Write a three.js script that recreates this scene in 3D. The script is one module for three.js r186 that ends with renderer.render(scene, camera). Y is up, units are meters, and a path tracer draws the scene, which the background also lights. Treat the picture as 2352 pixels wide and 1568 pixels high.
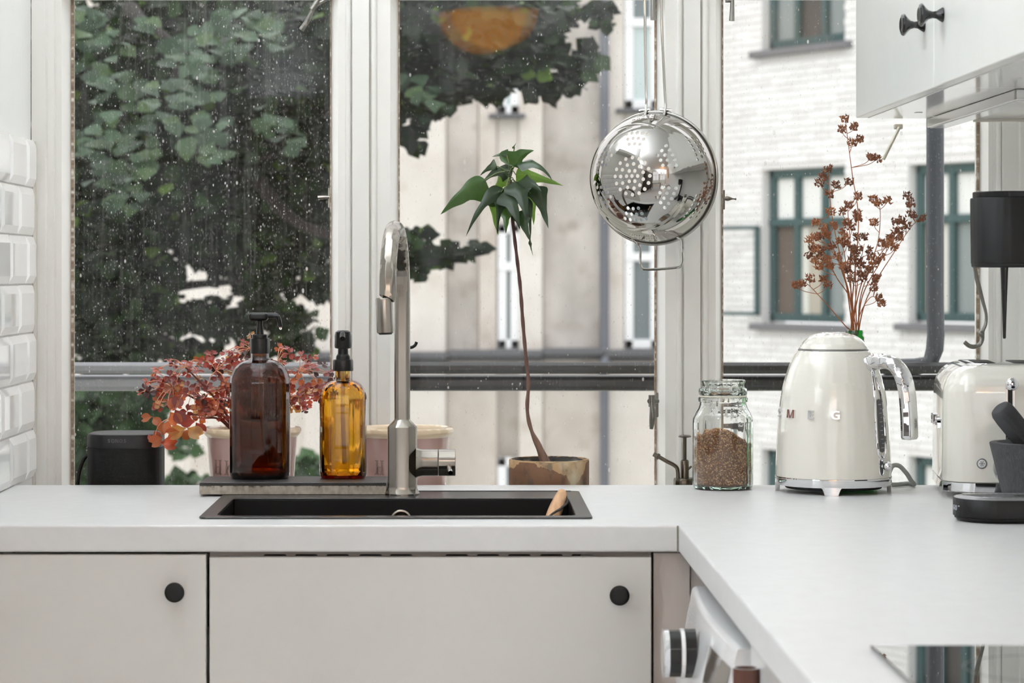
import * as THREE from 'three';
import { mergeGeometries, toCreasedNormals, mergeVertices } from 'three/addons/utils/BufferGeometryUtils.js';
import { RoundedBoxGeometry } from 'three/addons/geometries/RoundedBoxGeometry.js';
import { TextGeometry } from 'three/addons/geometries/TextGeometry.js';
import { FontLoader } from 'three/addons/loaders/FontLoader.js';
import { RectAreaLightUniformsLib } from 'three/addons/lights/RectAreaLightUniformsLib.js';
import { Brush, Evaluator, SUBTRACTION } from 'three-bvh-csg';

// ---------------------------------------------------------------- camera, sky, exposure
const F = 5810, VX = 1065, VY = 625, EYE = 1.26, ZC = 3.4;      // focal length in pixels of the 2352 x 1568 frame, vanishing point, eye height, camera's z
const scene = new THREE.Scene();
const camera = new THREE.PerspectiveCamera(2 * Math.atan(943 / F) * 180 / Math.PI, 2574 / 1886, 0.1, 300);
camera.setViewOffset(2574, 1886, 1287 - VX, 943 - VY, 2352, 1568);   // a shift lens: verticals stay upright
camera.position.set(0, EYE, ZC);
camera.lookAt(0, EYE, 0);
camera.focus = 3.93;
camera.userData.fStop = 8;
camera.updateProjectionMatrix();

const renderer = new THREE.WebGLRenderer({ antialias: true });
renderer.toneMapping = THREE.LinearToneMapping;
renderer.toneMappingExposure = 1.0;
renderer.shadowMap.enabled = true;
renderer.shadowMap.type = THREE.PCFSoftShadowMap;
RectAreaLightUniformsLib.init();

const SKY = 2.05, FILL_LAMP = 116;                                        // an even, bright overcast sky; brightness of the added wall fill lamps
{
  const w = 64, h = 32, a = new Float32Array(w * h * 4);
  for (let y = 0; y < h; y++) for (let x = 0; x < w; x++) {
    const el = (y + 0.5) / h * Math.PI - Math.PI / 2, up = Math.max(0, Math.sin(el)), o = (y * w + x) * 4;
    const l = SKY * (0.86 + 0.3 * up);
    a[o] = l * 0.985; a[o + 1] = l; a[o + 2] = l * 1.03; a[o + 3] = 1;
  }
  const sky = new THREE.DataTexture(a, w, h, THREE.RGBAFormat, THREE.FloatType);
  sky.mapping = THREE.EquirectangularReflectionMapping; sky.magFilter = THREE.LinearFilter; sky.needsUpdate = true;
  scene.background = sky;
}

// ---------------------------------------------------------------- helpers
let seed = 12345;
const rnd = () => { seed = (seed + 0x6D2B79F5) | 0; let t = Math.imul(seed ^ (seed >>> 15), 1 | seed); t = (t + Math.imul(t ^ (t >>> 7), 61 | t)) ^ t; return ((t ^ (t >>> 14)) >>> 0) / 4294967296; };
const rr = (a, b) => a + (b - a) * rnd();
const V = (x, y, z) => new THREE.Vector3(x, y, z);
const X = (px, d) => (px - VX) * d / F, Y = (py, d) => EYE - (py - VY) * d / F, Z = (d) => ZC - d;
const P = (px, py, d) => V(X(px, d), Y(py, d), Z(d));            // a point of the room measured off the photograph at distance d

const used = new Map();
function numbered(n) { const k = used.get(n) ?? 0; used.set(n, k + 1); return k ? n + '_' + String(k).padStart(3, '0') : n; }
function shadows(m) { m.castShadow = true; m.receiveShadow = true; return m; }
function part(name, geo, mat, parent, label) {
  const m = shadows(new THREE.Mesh(geo, mat)); m.name = numbered(name); parent.add(m);
  if (label) m.userData.label = label;
  return m;
}
function tag(o, label, category, group) { o.userData.label = label; o.userData.category = category; if (group) o.userData.group = group; return o; }
function thing(name, label, category, pos = [0, 0, 0], turn = 0, group) {
  const g = new THREE.Group(); g.name = numbered(name); g.position.set(...pos); g.rotation.y = turn; scene.add(g);
  return tag(g, label, category, group);
}
function struct(name, geo, mat, label) {
  const m = geo ? shadows(new THREE.Mesh(geo, mat)) : new THREE.Group(); m.name = name; used.set(name, 1); scene.add(m); m.userData.kind = 'structure';
  if (label) m.userData.label = label;
  return m;
}
const clean = (g) => { g = g.index ? g.toNonIndexed() : g; for (const k of Object.keys(g.attributes)) if (!['position', 'normal', 'uv'].includes(k)) g.deleteAttribute(k); if (!g.attributes.uv) g.setAttribute('uv', new THREE.BufferAttribute(new Float32Array(g.attributes.position.count * 2), 2)); return g; };
const merge = (list) => mergeGeometries(list.map(clean));
const T = (g, x, y, z) => g.translate(x, y, z);
function box(x0, x1, y0, y1, z0, z1, r = 0.0015, seg = 2) {      // a box by its limits, edges rounded
  const w = x1 - x0, h = y1 - y0, d = z1 - z0, rad = Math.min(r, w / 2.01, h / 2.01, d / 2.01);
  const g = r > 0 ? new RoundedBoxGeometry(w, h, d, seg, rad) : new THREE.BoxGeometry(w, h, d);
  return boxUV(g.translate((x0 + x1) / 2, (y0 + y1) / 2, (z0 + z1) / 2));
}
function boxUV(g) {                                              // texture coordinates in metres
  const p = g.attributes.position, n = g.attributes.normal, uv = new Float32Array(p.count * 2);
  for (let i = 0; i < p.count; i++) {
    const a = Math.abs(n.getX(i)), b = Math.abs(n.getY(i)), c = Math.abs(n.getZ(i));
    if (b >= a && b >= c) { uv[2 * i] = p.getX(i); uv[2 * i + 1] = p.getZ(i); } else if (a >= c) { uv[2 * i] = p.getZ(i); uv[2 * i + 1] = p.getY(i); } else { uv[2 * i] = p.getX(i); uv[2 * i + 1] = p.getY(i); }
  }
  g.setAttribute('uv', new THREE.BufferAttribute(uv, 2)); return g;
}
function lathe(profile, seg = 64, crease = 0.55) {
  const g = new THREE.LatheGeometry(profile.map(([r, y]) => new THREE.Vector2(Math.max(r, 1e-5), y)), seg);
  return toCreasedNormals(g, crease);
}
function smoothProfile(pts, n = 40) { const c = new THREE.CatmullRomCurve3(pts.map(([r, y]) => V(r, y, 0)), false, 'centripetal'); return c.getPoints(n).map((p) => [Math.max(0, p.x), p.y]); }
function tube(pts, r, o = {}) {                                  // a round bar along points; r may vary with t
  const curve = o.straight ? (() => { const c = new THREE.CurvePath(); for (let i = 1; i < pts.length; i++) c.add(new THREE.LineCurve3(pts[i - 1], pts[i])); return c; })() : new THREE.CatmullRomCurve3(pts, !!o.closed, 'centripetal');
  const n = o.seg ?? Math.max(6, pts.length * 6), m = o.rad ?? 10, fr = curve.computeFrenetFrames(n, !!o.closed), pos = [], uv = [], idx = [];
  const len = curve.getLength();
  for (let i = 0; i <= n; i++) {
    const t = i / n, c = curve.getPointAt(t), R = typeof r === 'function' ? r(t) : r, N = fr.normals[i], B = fr.binormals[i];
    for (let j = 0; j <= m; j++) { const a = j / m * Math.PI * 2, x = Math.cos(a) * R, y = Math.sin(a) * R; pos.push(c.x + N.x * x + B.x * y, c.y + N.y * x + B.y * y, c.z + N.z * x + B.z * y); uv.push(j / m, t * len); }
  }
  for (let i = 0; i < n; i++) for (let j = 0; j < m; j++) { const a = i * (m + 1) + j, b = a + m + 1; idx.push(a, a + 1, b, b, a + 1, b + 1); }
  if (!o.closed) for (const [i, e] of [[0, 0], [n, 1]]) {
    const c = curve.getPointAt(e), k = pos.length / 3; pos.push(c.x, c.y, c.z); uv.push(0, 0);
    for (let j = 0; j < m; j++) { const a = i * (m + 1) + j; if (e) idx.push(a, a + 1, k); else idx.push(a + 1, a, k); }
  }
  const g = new THREE.BufferGeometry(); g.setAttribute('position', new THREE.Float32BufferAttribute(pos, 3)); g.setAttribute('uv', new THREE.Float32BufferAttribute(uv, 2)); g.setIndex(idx);
  return toCreasedNormals(g, 1.0);
}
function rod(a, b, r, rad = 10) { return tube([a, b], r, { seg: 1, rad, straight: true }); }
function vprofile(pts, y0, y1) {                                 // a moulding: a plan outline [x, z] drawn up from y0 to y1
  const s = new THREE.Shape(pts.map(([x, z]) => new THREE.Vector2(x, -z)));
  const g = new THREE.ExtrudeGeometry(s, { depth: y1 - y0, bevelEnabled: false, steps: 1 }).rotateX(-Math.PI / 2).translate(0, y0, 0);
  return boxUV(toCreasedNormals(g, 0.5));
}
function slab(shape, y0, y1, bevel = 0.002) {                    // a plan shape (x, -z) as a slab
  const g = new THREE.ExtrudeGeometry(shape, { depth: y1 - y0 - 2 * bevel, bevelEnabled: bevel > 0, bevelThickness: bevel, bevelSize: bevel, bevelOffset: -bevel, bevelSegments: 3, curveSegments: 10 });
  return boxUV(g.rotateX(-Math.PI / 2).translate(0, y0 + bevel, 0));
}
function rrect(x0, x1, y0, y1, r, Cls = THREE.Shape) {
  const s = new Cls(); s.moveTo(x0 + r, y0); s.lineTo(x1 - r, y0); s.quadraticCurveTo(x1, y0, x1, y0 + r); s.lineTo(x1, y1 - r); s.quadraticCurveTo(x1, y1, x1 - r, y1); s.lineTo(x0 + r, y1); s.quadraticCurveTo(x0, y1, x0, y1 - r); s.lineTo(x0, y0 + r); s.quadraticCurveTo(x0, y0, x0 + r, y0); return s;
}
function prism(w, d, r, levels, n = 10, crease = 0.7) {          // a rounded-rectangle body whose outline steps in by inset at each level [y, inset]
  const ring = ([y, inset]) => { const out = [], R = Math.max(r - inset, 0.0005), hw = w / 2 - inset - R, hd = d / 2 - inset - R;
    for (const [sx, sz, a0] of [[1, 1, 0], [-1, 1, 90], [-1, -1, 180], [1, -1, 270]]) for (let i = 0; i <= n; i++) { const a = (a0 + i / n * 90) * Math.PI / 180; out.push([sx * hw + Math.cos(a) * R, y, sz * hd + Math.sin(a) * R]); }
    return out; };
  const rings = levels.map(ring), m = rings[0].length, pos = rings.flat(2), idx = [];
  for (let i = 0; i < rings.length - 1; i++) for (let j = 0; j < m; j++) { const a = i * m + j, b = i * m + (j + 1) % m, c = a + m, e = b + m; idx.push(a, c, b, b, c, e); }
  for (const [i, up] of [[0, false], [rings.length - 1, true]]) { const k = pos.length / 3; pos.push(0, levels[i][0], 0); for (let j = 0; j < m; j++) { const a = i * m + j, b = i * m + (j + 1) % m; if (up) idx.push(a, k, b); else idx.push(a, b, k); } }
  const g = new THREE.BufferGeometry(); g.setAttribute('position', new THREE.Float32BufferAttribute(pos, 3)); g.setIndex(idx);
  return boxUV(toCreasedNormals(g, crease));
}
function patch(fn, nu = 12, nv = 12) {                           // a curved sheet from fn(u, v)
  const pos = [], uv = [], idx = [];
  for (let i = 0; i <= nu; i++) for (let j = 0; j <= nv; j++) { const p = fn(i / nu, j / nv); pos.push(p.x, p.y, p.z); uv.push(i / nu, j / nv); }
  for (let i = 0; i < nu; i++) for (let j = 0; j < nv; j++) { const a = i * (nv + 1) + j, b = a + nv + 1; idx.push(a, b, a + 1, a + 1, b, b + 1); }
  const g = new THREE.BufferGeometry(); g.setAttribute('position', new THREE.Float32BufferAttribute(pos, 3)); g.setAttribute('uv', new THREE.Float32BufferAttribute(uv, 2)); g.setIndex(idx); g.computeVertexNormals(); return g;
}
const fontBold = await new FontLoader().loadAsync('fonts/droid/droid_sans_bold.typeface.json');
const fontSerif = await new FontLoader().loadAsync('fonts/droid/droid_serif_regular.typeface.json');
function letter(ch, size, depth, font = fontBold, wide = 1) {
  const g = new TextGeometry(ch, { font, size, depth, curveSegments: 4, bevelEnabled: false }); g.computeBoundingBox(); const b = g.boundingBox;
  return g.translate(-(b.min.x + b.max.x) / 2, -(b.min.y + b.max.y) / 2, 0).scale(wide, 1, 1);
}

// ---------------------------------------------------------------- textures
const hash = (x, y, s) => { let h = (x * 374761393 + y * 668265263 + s * 974711) | 0; h = Math.imul(h ^ (h >>> 13), 1274126177); return ((h ^ (h >>> 16)) >>> 0) / 4294967296; };
function vnoise(x, y, px, py, s) {                               // value noise that tiles after px by py cells
  const x0 = Math.floor(x), y0 = Math.floor(y), fx = x - x0, fy = y - y0, u = fx * fx * (3 - 2 * fx), v = fy * fy * (3 - 2 * fy), m = (a, n) => ((a % n) + n) % n;
  const h = (i, j) => hash(m(x0 + i, px), m(y0 + j, py), s);
  return (h(0, 0) * (1 - u) + h(1, 0) * u) * (1 - v) + (h(0, 1) * (1 - u) + h(1, 1) * u) * v;
}
function fbm(u, v, cx, cy, s, oct = 4) { let a = 0.5, t = 0, w = 0; for (let o = 0; o < oct; o++) { const k = 1 << o; t += a * vnoise(u * cx * k, v * cy * k, cx * k, cy * k, s + o); w += a; a *= 0.5; } return t / w; }
function tex(w, h, fn, srgb = false, repeat = [1, 1]) {
  const a = new Uint8Array(w * h * 4), c = (x) => Math.max(0, Math.min(255, Math.round(x)));
  for (let y = 0; y < h; y++) for (let x = 0; x < w; x++) { const p = fn(x / w, y / h, x, y), o = (y * w + x) * 4; if (typeof p === 'number') { a[o] = a[o + 1] = a[o + 2] = c(p * 255); } else { a[o] = c(p[0]); a[o + 1] = c(p[1]); a[o + 2] = c(p[2]); } a[o + 3] = 255; }
  const t = new THREE.DataTexture(a, w, h); t.magFilter = THREE.LinearFilter; t.minFilter = THREE.LinearMipmapLinearFilter; t.generateMipmaps = true; t.wrapS = t.wrapT = THREE.RepeatWrapping; t.repeat.set(...repeat); if (srgb) t.colorSpace = THREE.SRGBColorSpace; t.needsUpdate = true; return t;
}
const lerp3 = (a, b, t) => [a[0] + (b[0] - a[0]) * t, a[1] + (b[1] - a[1]) * t, a[2] + (b[2] - a[2]) * t];
const mat = (color, roughness = 0.5, metalness = 0, o = {}) => new THREE.MeshPhysicalMaterial({ color, roughness, metalness, ...o });

// ---------------------------------------------------------------- materials of the room
const counterGrain = tex(512, 512, (u, v) => { const n = fbm(u, v, 40, 40, 3, 4); const k = 218 + (n - 0.5) * 7; return [k, k, k - 1]; }, true, [1.4, 1.4]);
const softRough = tex(256, 256, (u, v) => 0.9 + 0.1 * (fbm(u, v, 40, 40, 21, 3) - 0.5), false, [2, 2]);
const paintTone = tex(512, 512, (u, v) => { const k = 250 + 8 * (fbm(u, v, 5, 5, 33, 5) - 0.5); return [k, k, k - 1]; }, true);
const M = {
  wall: mat('#f1f1ef', 0.8, 0, { map: paintTone }),
  ceiling: mat('#f4f3f0', 0.9), floor: mat('#c9c9c8', 0.5),
  windowPaint: mat('#f3f2ee', 0.32, 0, { map: paintTone }),
  tile: mat('#f4f4f3', 0.06, 0, { clearcoat: 0.4, clearcoatRoughness: 0.03 }), grout: mat('#e3e1de', 0.9),
  counter: mat('#ffffff', 0.36, 0, { map: counterGrain, roughnessMap: softRough }),
  cabinet: mat('#dbd9d5', 0.5, 0, { map: paintTone }), cabinetUpper: mat('#eeeeea', 0.22, 0, { map: paintTone }), glossWhite: mat('#f4f4f2', 0.08),
  carcass: mat('#bfb4ad', 0.5), dark: mat('#17150f', 0.8), black: mat('#0b0b0c', 0.42, 0, { specularIntensity: 0.5 }), blackGloss: mat('#0a0a0b', 0.12), rubber: mat('#1b1b1c', 0.7),
  steel: mat('#8f8981', 0.26, 1), chrome: mat('#e6e6e8', 0.045, 1), brass: mat('#6d655a', 0.35, 1), oldIron: mat('#77756f', 0.38, 1),
  cream: mat('#efece2', 0.16, 0, { clearcoat: 1, clearcoatRoughness: 0.03 }),
};
const putty = mat('#ffffff', 0.85, 0, { map: tex(64, 1024, (u, v) => { const n = fbm(u, v, 4, 160, 51, 4); return n > 0.6 ? lerp3([176, 164, 148], [210, 204, 194], (n - 0.6) * 5) : lerp3([92, 78, 66], [150, 132, 114], n * 1.9); }, true, [8, 1]) });

// dust on the panes: a veil, rain streaks and specks; rough spots scatter the daylight behind them
const dustTex = (s, streak, speck) => {
  const N = 1024, a = new Float32Array(N * N);
  for (let y = 0; y < N; y++) for (let x = 0; x < N; x++) {
    const u = x / N, v = y / N, veil = fbm(u, v, 4, 4, s, 4), st = fbm(u, v, 200, 9, s + 7, 3), broad = fbm(u, v, 14, 3, s + 12, 3);
    a[y * N + x] = 0.003 + 0.01 * veil + streak * Math.max(0, st - 0.52) * (0.3 + 1.2 * broad);
  }
  for (let k = 0; k < speck; k++) {
    const cx = rnd() * N, cy = rnd() * N, big = rnd(), r = big > 0.996 ? rr(1.8, 2.8) : big > 0.94 ? rr(1.0, 1.6) : rr(0.45, 0.9), e = big > 0.94 ? rr(1, 2.2) : rr(1, 4.5), lift = big > 0.94 ? rr(0.2, 0.65) : rr(0.05, 0.3);
    for (let y = Math.floor(cy - r * e - 1); y <= cy + r * e + 1; y++) for (let x = Math.floor(cx - r - 1); x <= cx + r + 1; x++) {
      const q = Math.hypot((x - cx) / r, (y - cy) / (r * e)); if (q > 1.25) continue;
      const o = ((y + N) % N) * N + (x + N) % N; a[o] = Math.max(a[o], lift * Math.min(1, (1.25 - q) * 2));
    }
  }
  return tex(N, N, (u, v, x, y) => 1 - Math.min(1, a[y * N + x]));
};
const dustA = dustTex(101, 0.18, 21000), dustB = dustTex(202, 0.07, 7000);
const paneMat = (t) => new THREE.MeshPhysicalMaterial({ color: '#f6f5f3', transmission: 1, thickness: 0, ior: 1.5, roughness: 0.02, specularIntensity: 0.17, transmissionMap: t });
const paneDusty = paneMat(dustA), paneLight = paneMat(dustB);
const paneClear = new THREE.MeshPhysicalMaterial({ color: '#ffffff', transmission: 1, thickness: 0, ior: 1.5, roughness: 0.01, specularIntensity: 0.17 });

// ---------------------------------------------------------------- shell
const XL = -0.722, XR = 0.965, ZF = -0.82, ZG = -0.864, SILL = 0.838, CT = 0.92, TOPR = 1.7233;
struct('floor', box(-2.75, 1.1, -0.12, 0, -1.02, 6.62, 0), M.floor);
struct('ceiling', box(-2.75, 1.1, 2.6, 2.72, -1.02, 6.62, 0), M.ceiling);
struct('wall_right', box(XR, 1.1, 0, 2.6, -0.9, 6.5, 0), M.wall);
{
  const w = struct('wall_left', null); w.userData.label = 'white wall with bevelled tiles below and plain plaster above';
  part('plaster', box(-0.86, XL, 0, 2.6, -0.82, 0.62, 0.001), M.wall, w);
  part('grout', box(XL - 0.002, XL + 0.0035, 0.9, 1.478, -0.815, 0.615, 0.001), M.grout, w);
  part('grey_caulk_line', tube([V(XL + 0.004, 0.9, ZF + 0.004), V(XL + 0.006, 1.2, ZF + 0.005), V(XL + 0.004, 1.478, ZF + 0.003)], 0.005, { rad: 6 }), mat('#d8d4cd', 0.8), w);
  // bevelled tiles in running bond, each a piece of its own
  const L = 0.147, H = 0.077, b = 0.0125, t = 0.0085;
  const bevelTile = (l, b0, b1) => {                             // length l; bevels at either end (a cut end has none)
    const o = [[0, -H / 2, -l / 2], [0, -H / 2, l / 2], [0, H / 2, l / 2], [0, H / 2, -l / 2]], lip = o.map(([, y, z]) => [t * 0.42, y, z]);
    const q = [[t, -H / 2 + b, -l / 2 + b0], [t, -H / 2 + b, l / 2 - b1], [t, H / 2 - b, l / 2 - b1], [t, H / 2 - b, -l / 2 + b0]], g = new THREE.BufferGeometry(), pos = [], tri = (a, c, e) => pos.push(...a, ...c, ...e), quad = (a, c, e, f) => { tri(a, c, e); tri(a, e, f); };
    for (const [A, B] of [[o, lip], [lip, q]]) for (let i = 0; i < 4; i++) { const j = (i + 1) % 4; quad(A[i], B[i], B[j], A[j]); }
    quad(q[3], q[2], q[1], q[0]);
    g.setAttribute('position', new THREE.Float32BufferAttribute(pos, 3)); g.computeVertexNormals(); g.computeBoundingBox();
    const n = g.attributes.normal; let bad = 0; for (let i = 0; i < n.count; i++) if (n.getX(i) < -0.2) bad++;
    if (bad > n.count / 3) { const p = g.attributes.position; for (let i = 0; i < p.count; i += 3) { for (const c of ['X', 'Y', 'Z']) { const v = p['get' + c](i + 1); p['set' + c](i + 1, p['get' + c](i + 2)); p['set' + c](i + 2, v); } } g.computeVertexNormals(); }
    return boxUV(g);
  };
  const geos = new Map();
  for (let row = 0; row < 7; row++) {
    const y = 1.48 - 0.04 - row * 0.08, off = row % 2 ? Z(4.052) : Z(3.977);
    for (let k = -3; k < 9; k++) {
      let z0 = off + k * 0.15, z1 = z0 + L; const c0 = z0 < -0.806, c1 = z1 > 0.612;
      z0 = Math.max(z0, -0.806); z1 = Math.min(z1, 0.612); if (z1 - z0 < 0.012) continue;
      const key = [(z1 - z0).toFixed(4), c0, c1].join();
      if (!geos.has(key)) geos.set(key, bevelTile(z1 - z0, c0 ? 0.001 : b, c1 ? 0.001 : b));
      const m = part('tile', geos.get(key), M.tile, w); m.position.set(XL + 0.003, y, (z0 + z1) / 2); m.rotation.set(rr(-0.004, 0.004), rr(-0.006, 0.006), rr(-0.006, 0.006));
    }
  }
}
struct('wall_side', box(-2.75, -2.6, 0, 2.6, 0.5, 6.5, 0), M.wall);
struct('wall_front', box(-2.75, -0.86, 0, 2.6, 0.48, 0.62, 0), M.wall);
{
  const w = struct('wall_window', null);
  part('wall_below', box(-0.86, 1.1, 0, 0.8, -1.0, -0.82, 0), M.wall, w);
  part('wall_above', box(-0.86, 1.1, 2.36, 2.6, -1.0, -0.8, 0), M.wall, w);
}
struct('window_sill', box(-0.72, 0.963, 0.8, SILL, -0.95, -0.648, 0.004), M.windowPaint, 'white painted window sill below the panes behind the worktop');
// back wall with two tall window openings added for fill daylight, all behind the camera
{
  const w = struct('wall_back', null), z0 = 6.5, z1 = 6.62, op = [[-2.3, -1.0], [-0.75, 0.6]];
  const xs = [-2.75, op[0][0], op[0][1], op[1][0], op[1][1], 1.1];
  for (const i of [0, 2, 4]) part('wall_pier', box(xs[i], xs[i + 1], 0, 2.6, z0, z1, 0), M.wall, w);
  op.forEach(([a, b], i) => { part('wall_below', box(a, b, 0, 0.25, z0, z1, 0), M.wall, w); part('wall_above', box(a, b, 2.4, 2.6, z0, z1, 0), M.wall, w);
    const n = struct('window_' + (4 + i), null, null, 'tall window added in the back wall for fill daylight');
    const f = []; for (const x of [a, (a + b) / 2 - 0.02, b - 0.05]) f.push(box(x, x + 0.05, 0.25, 2.4, z0 + 0.02, z0 + 0.08, 0.004)); for (const y of [0.25, 1.75, 2.35]) f.push(box(a, b, y, y + 0.05, z0 + 0.02, z0 + 0.08, 0.004));
    part('window_frame', merge(f), M.windowPaint, n); part('pane', T(new THREE.PlaneGeometry(b - a, 2.1), (a + b) / 2, 1.3, z0 + 0.05), paneClear, n);
  });
}

// ---------------------------------------------------------------- the kitchen window: posts, sashes, panes, hardware
const px = (p, d = 4.225) => X(p, d);
const UP = 2.34;
const bead = (x0, x1, z, n = 8) => { const r = (x1 - x0) / 2, o = []; for (let i = 0; i <= n; i++) { const a = Math.PI - i / n * Math.PI; o.push([(x0 + x1) / 2 + Math.cos(a) * r, z + Math.sin(a) * r * 0.8]); } return o; };
function post(name, x0, x1, b0, b1, label) {                     // a fixed post between sashes: b0, b1 are the widths of the beads at its sides
  const zs = ZF - 0.014, zb = ZG - 0.05, m = [[x0, zb], [x0, zs]];
  if (b0) m.push(...bead(x0, x0 + b0, zs)); m.push([x0 + b0 + 0.0015, zs - 0.002], [x0 + b0 + 0.003, ZF - 0.008], [x1 - b1 - 0.003, ZF - 0.008], [x1 - b1 - 0.0015, zs - 0.002]);
  if (b1) m.push(...bead(x1 - b1, x1, zs)); m.push([x1, zs], [x1, zb]);
  return struct(name, vprofile(m, SILL - 0.002, UP), M.windowPaint, label);
}
post('trim_1', px(792), px(866), px(805) - px(792), px(866) - px(851), 'white moulded post between the first and second casement');
post('trim_2', px(1553), px(1629), px(1568) - px(1553), px(1629) - px(1613), 'white moulded post behind the hanging colander');
{
  const z = ZF, s = struct('trim_3', vprofile([[XL + 0.001, ZG - 0.05], [XL + 0.001, z], [px(104, 4.22), z], [px(106, 4.22), z - 0.003], [px(108, 4.22), z - 0.007], [px(124), z - 0.007], [px(125), z - 0.010], [px(127), z - 0.010], [px(127), ZG - 0.05]], SILL - 0.002, UP), M.windowPaint, 'white window casing beside the tiled wall');
  s.userData.kind = 'structure';
  struct('trim_4', vprofile([[XR - 0.001, ZG - 0.05], [px(2284), ZG - 0.05], [px(2284), z - 0.012], [px(2290), z - 0.012], ...bead(px(2290), px(2302), z - 0.012), [px(2304), z - 0.006], [px(2340), z - 0.006], [px(2343), z], [XR - 0.001, z]].reverse(), SILL - 0.002, UP), M.windowPaint, 'white window casing behind the black coffee maker');
}
struct('trim_5', box(XL + 0.002, XR - 0.002, TOPR, TOPR + 0.075, ZG - 0.05, ZF - 0.01, 0.003), M.windowPaint, 'white transom rail at the top edge of the view');
struct('trim_6', box(XL + 0.002, XR - 0.002, UP, 2.37, ZG - 0.05, ZF - 0.005, 0.003), M.windowPaint, 'white head rail of the kitchen window');
const stile = (xo, xi, zs = ZF - 0.014) => { const s = Math.sign(xi - xo), c = Math.min(0.0115, Math.abs(xi - xo) * 0.48); return vprofile(s > 0 ? [[xo, zs - 0.06], [xi, zs - 0.06], [xi, ZG + 0.003], [xi - c * 0.3, ZG + 0.006], [xi - c, zs - 0.004], [xi - c * 1.2, zs], [xo, zs]] : [[xi, zs - 0.06], [xo, zs - 0.06], [xo, zs], [xi + c * 1.2, zs], [xi + c, zs - 0.004], [xi + c * 0.3, ZG + 0.006], [xi, ZG + 0.003]], SILL, TOPR); };
function sash(n, label, o0, i0, i1, o1, dusty) {
  const w = struct('window_' + n, null, null, label);
  part('stile', stile(o0, i0), M.windowPaint, w); part('stile', stile(o1, i1), M.windowPaint, w);
  part('bottom_rail', box(i0 - 0.002, i1 + 0.002, SILL, 0.898, ZG - 0.025, ZF - 0.016, 0.003), M.windowPaint, w);
  part('putty_strip', box(i0 - 0.001, i0 + (n === 1 ? 0.0046 : 0.0016), 0.898, TOPR, ZG + 0.001, ZG + 0.006, 0.001), putty, w, 'flaking brown putty'); part('putty_strip', box(i1 - (n === 2 ? 0.0026 : n === 3 ? 0.0045 : 0.0012), i1 + 0.001, 0.898, TOPR, ZG + 0.001, ZG + 0.006, 0.001), putty, w, 'flaking brown putty');
  const h = TOPR - 0.888, g = boxUV(new THREE.PlaneGeometry(i1 - i0 + 0.004, h));
  const uv = g.attributes.uv; for (let i = 0; i < uv.count; i++) uv.setXY(i, uv.getX(i) / 0.72 + n * 0.37, uv.getY(i) / 0.72 + n * 0.21);
  const a = part('pane', g, dusty, w); a.position.set((i0 + i1) / 2, 0.888 + h / 2, ZG);
  const b = part('pane', g, paneClear, w); b.position.set((i0 + i1) / 2, 0.888 + h / 2, ZG - 0.03); b.rotation.set(0.002, -0.0046, 0);
  const u = part('upper_pane', new THREE.PlaneGeometry(o1 - o0, UP - TOPR - 0.075), paneClear, w); u.position.set((o0 + o1) / 2, (UP + TOPR + 0.075) / 2, ZG);
  return w;
}
const w1 = sash(1, 'dusty casement with the dark tree behind it', px(127), px(157), px(757), px(792), paneDusty);
const w2 = sash(2, 'casement with the beige courtyard facade behind it', px(866), px(915), px(1510), px(1553), paneLight);
const w3 = sash(3, 'casement with the white brick facade behind it', px(1629), px(1664), px(2258), px(2284), paneLight);

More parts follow.
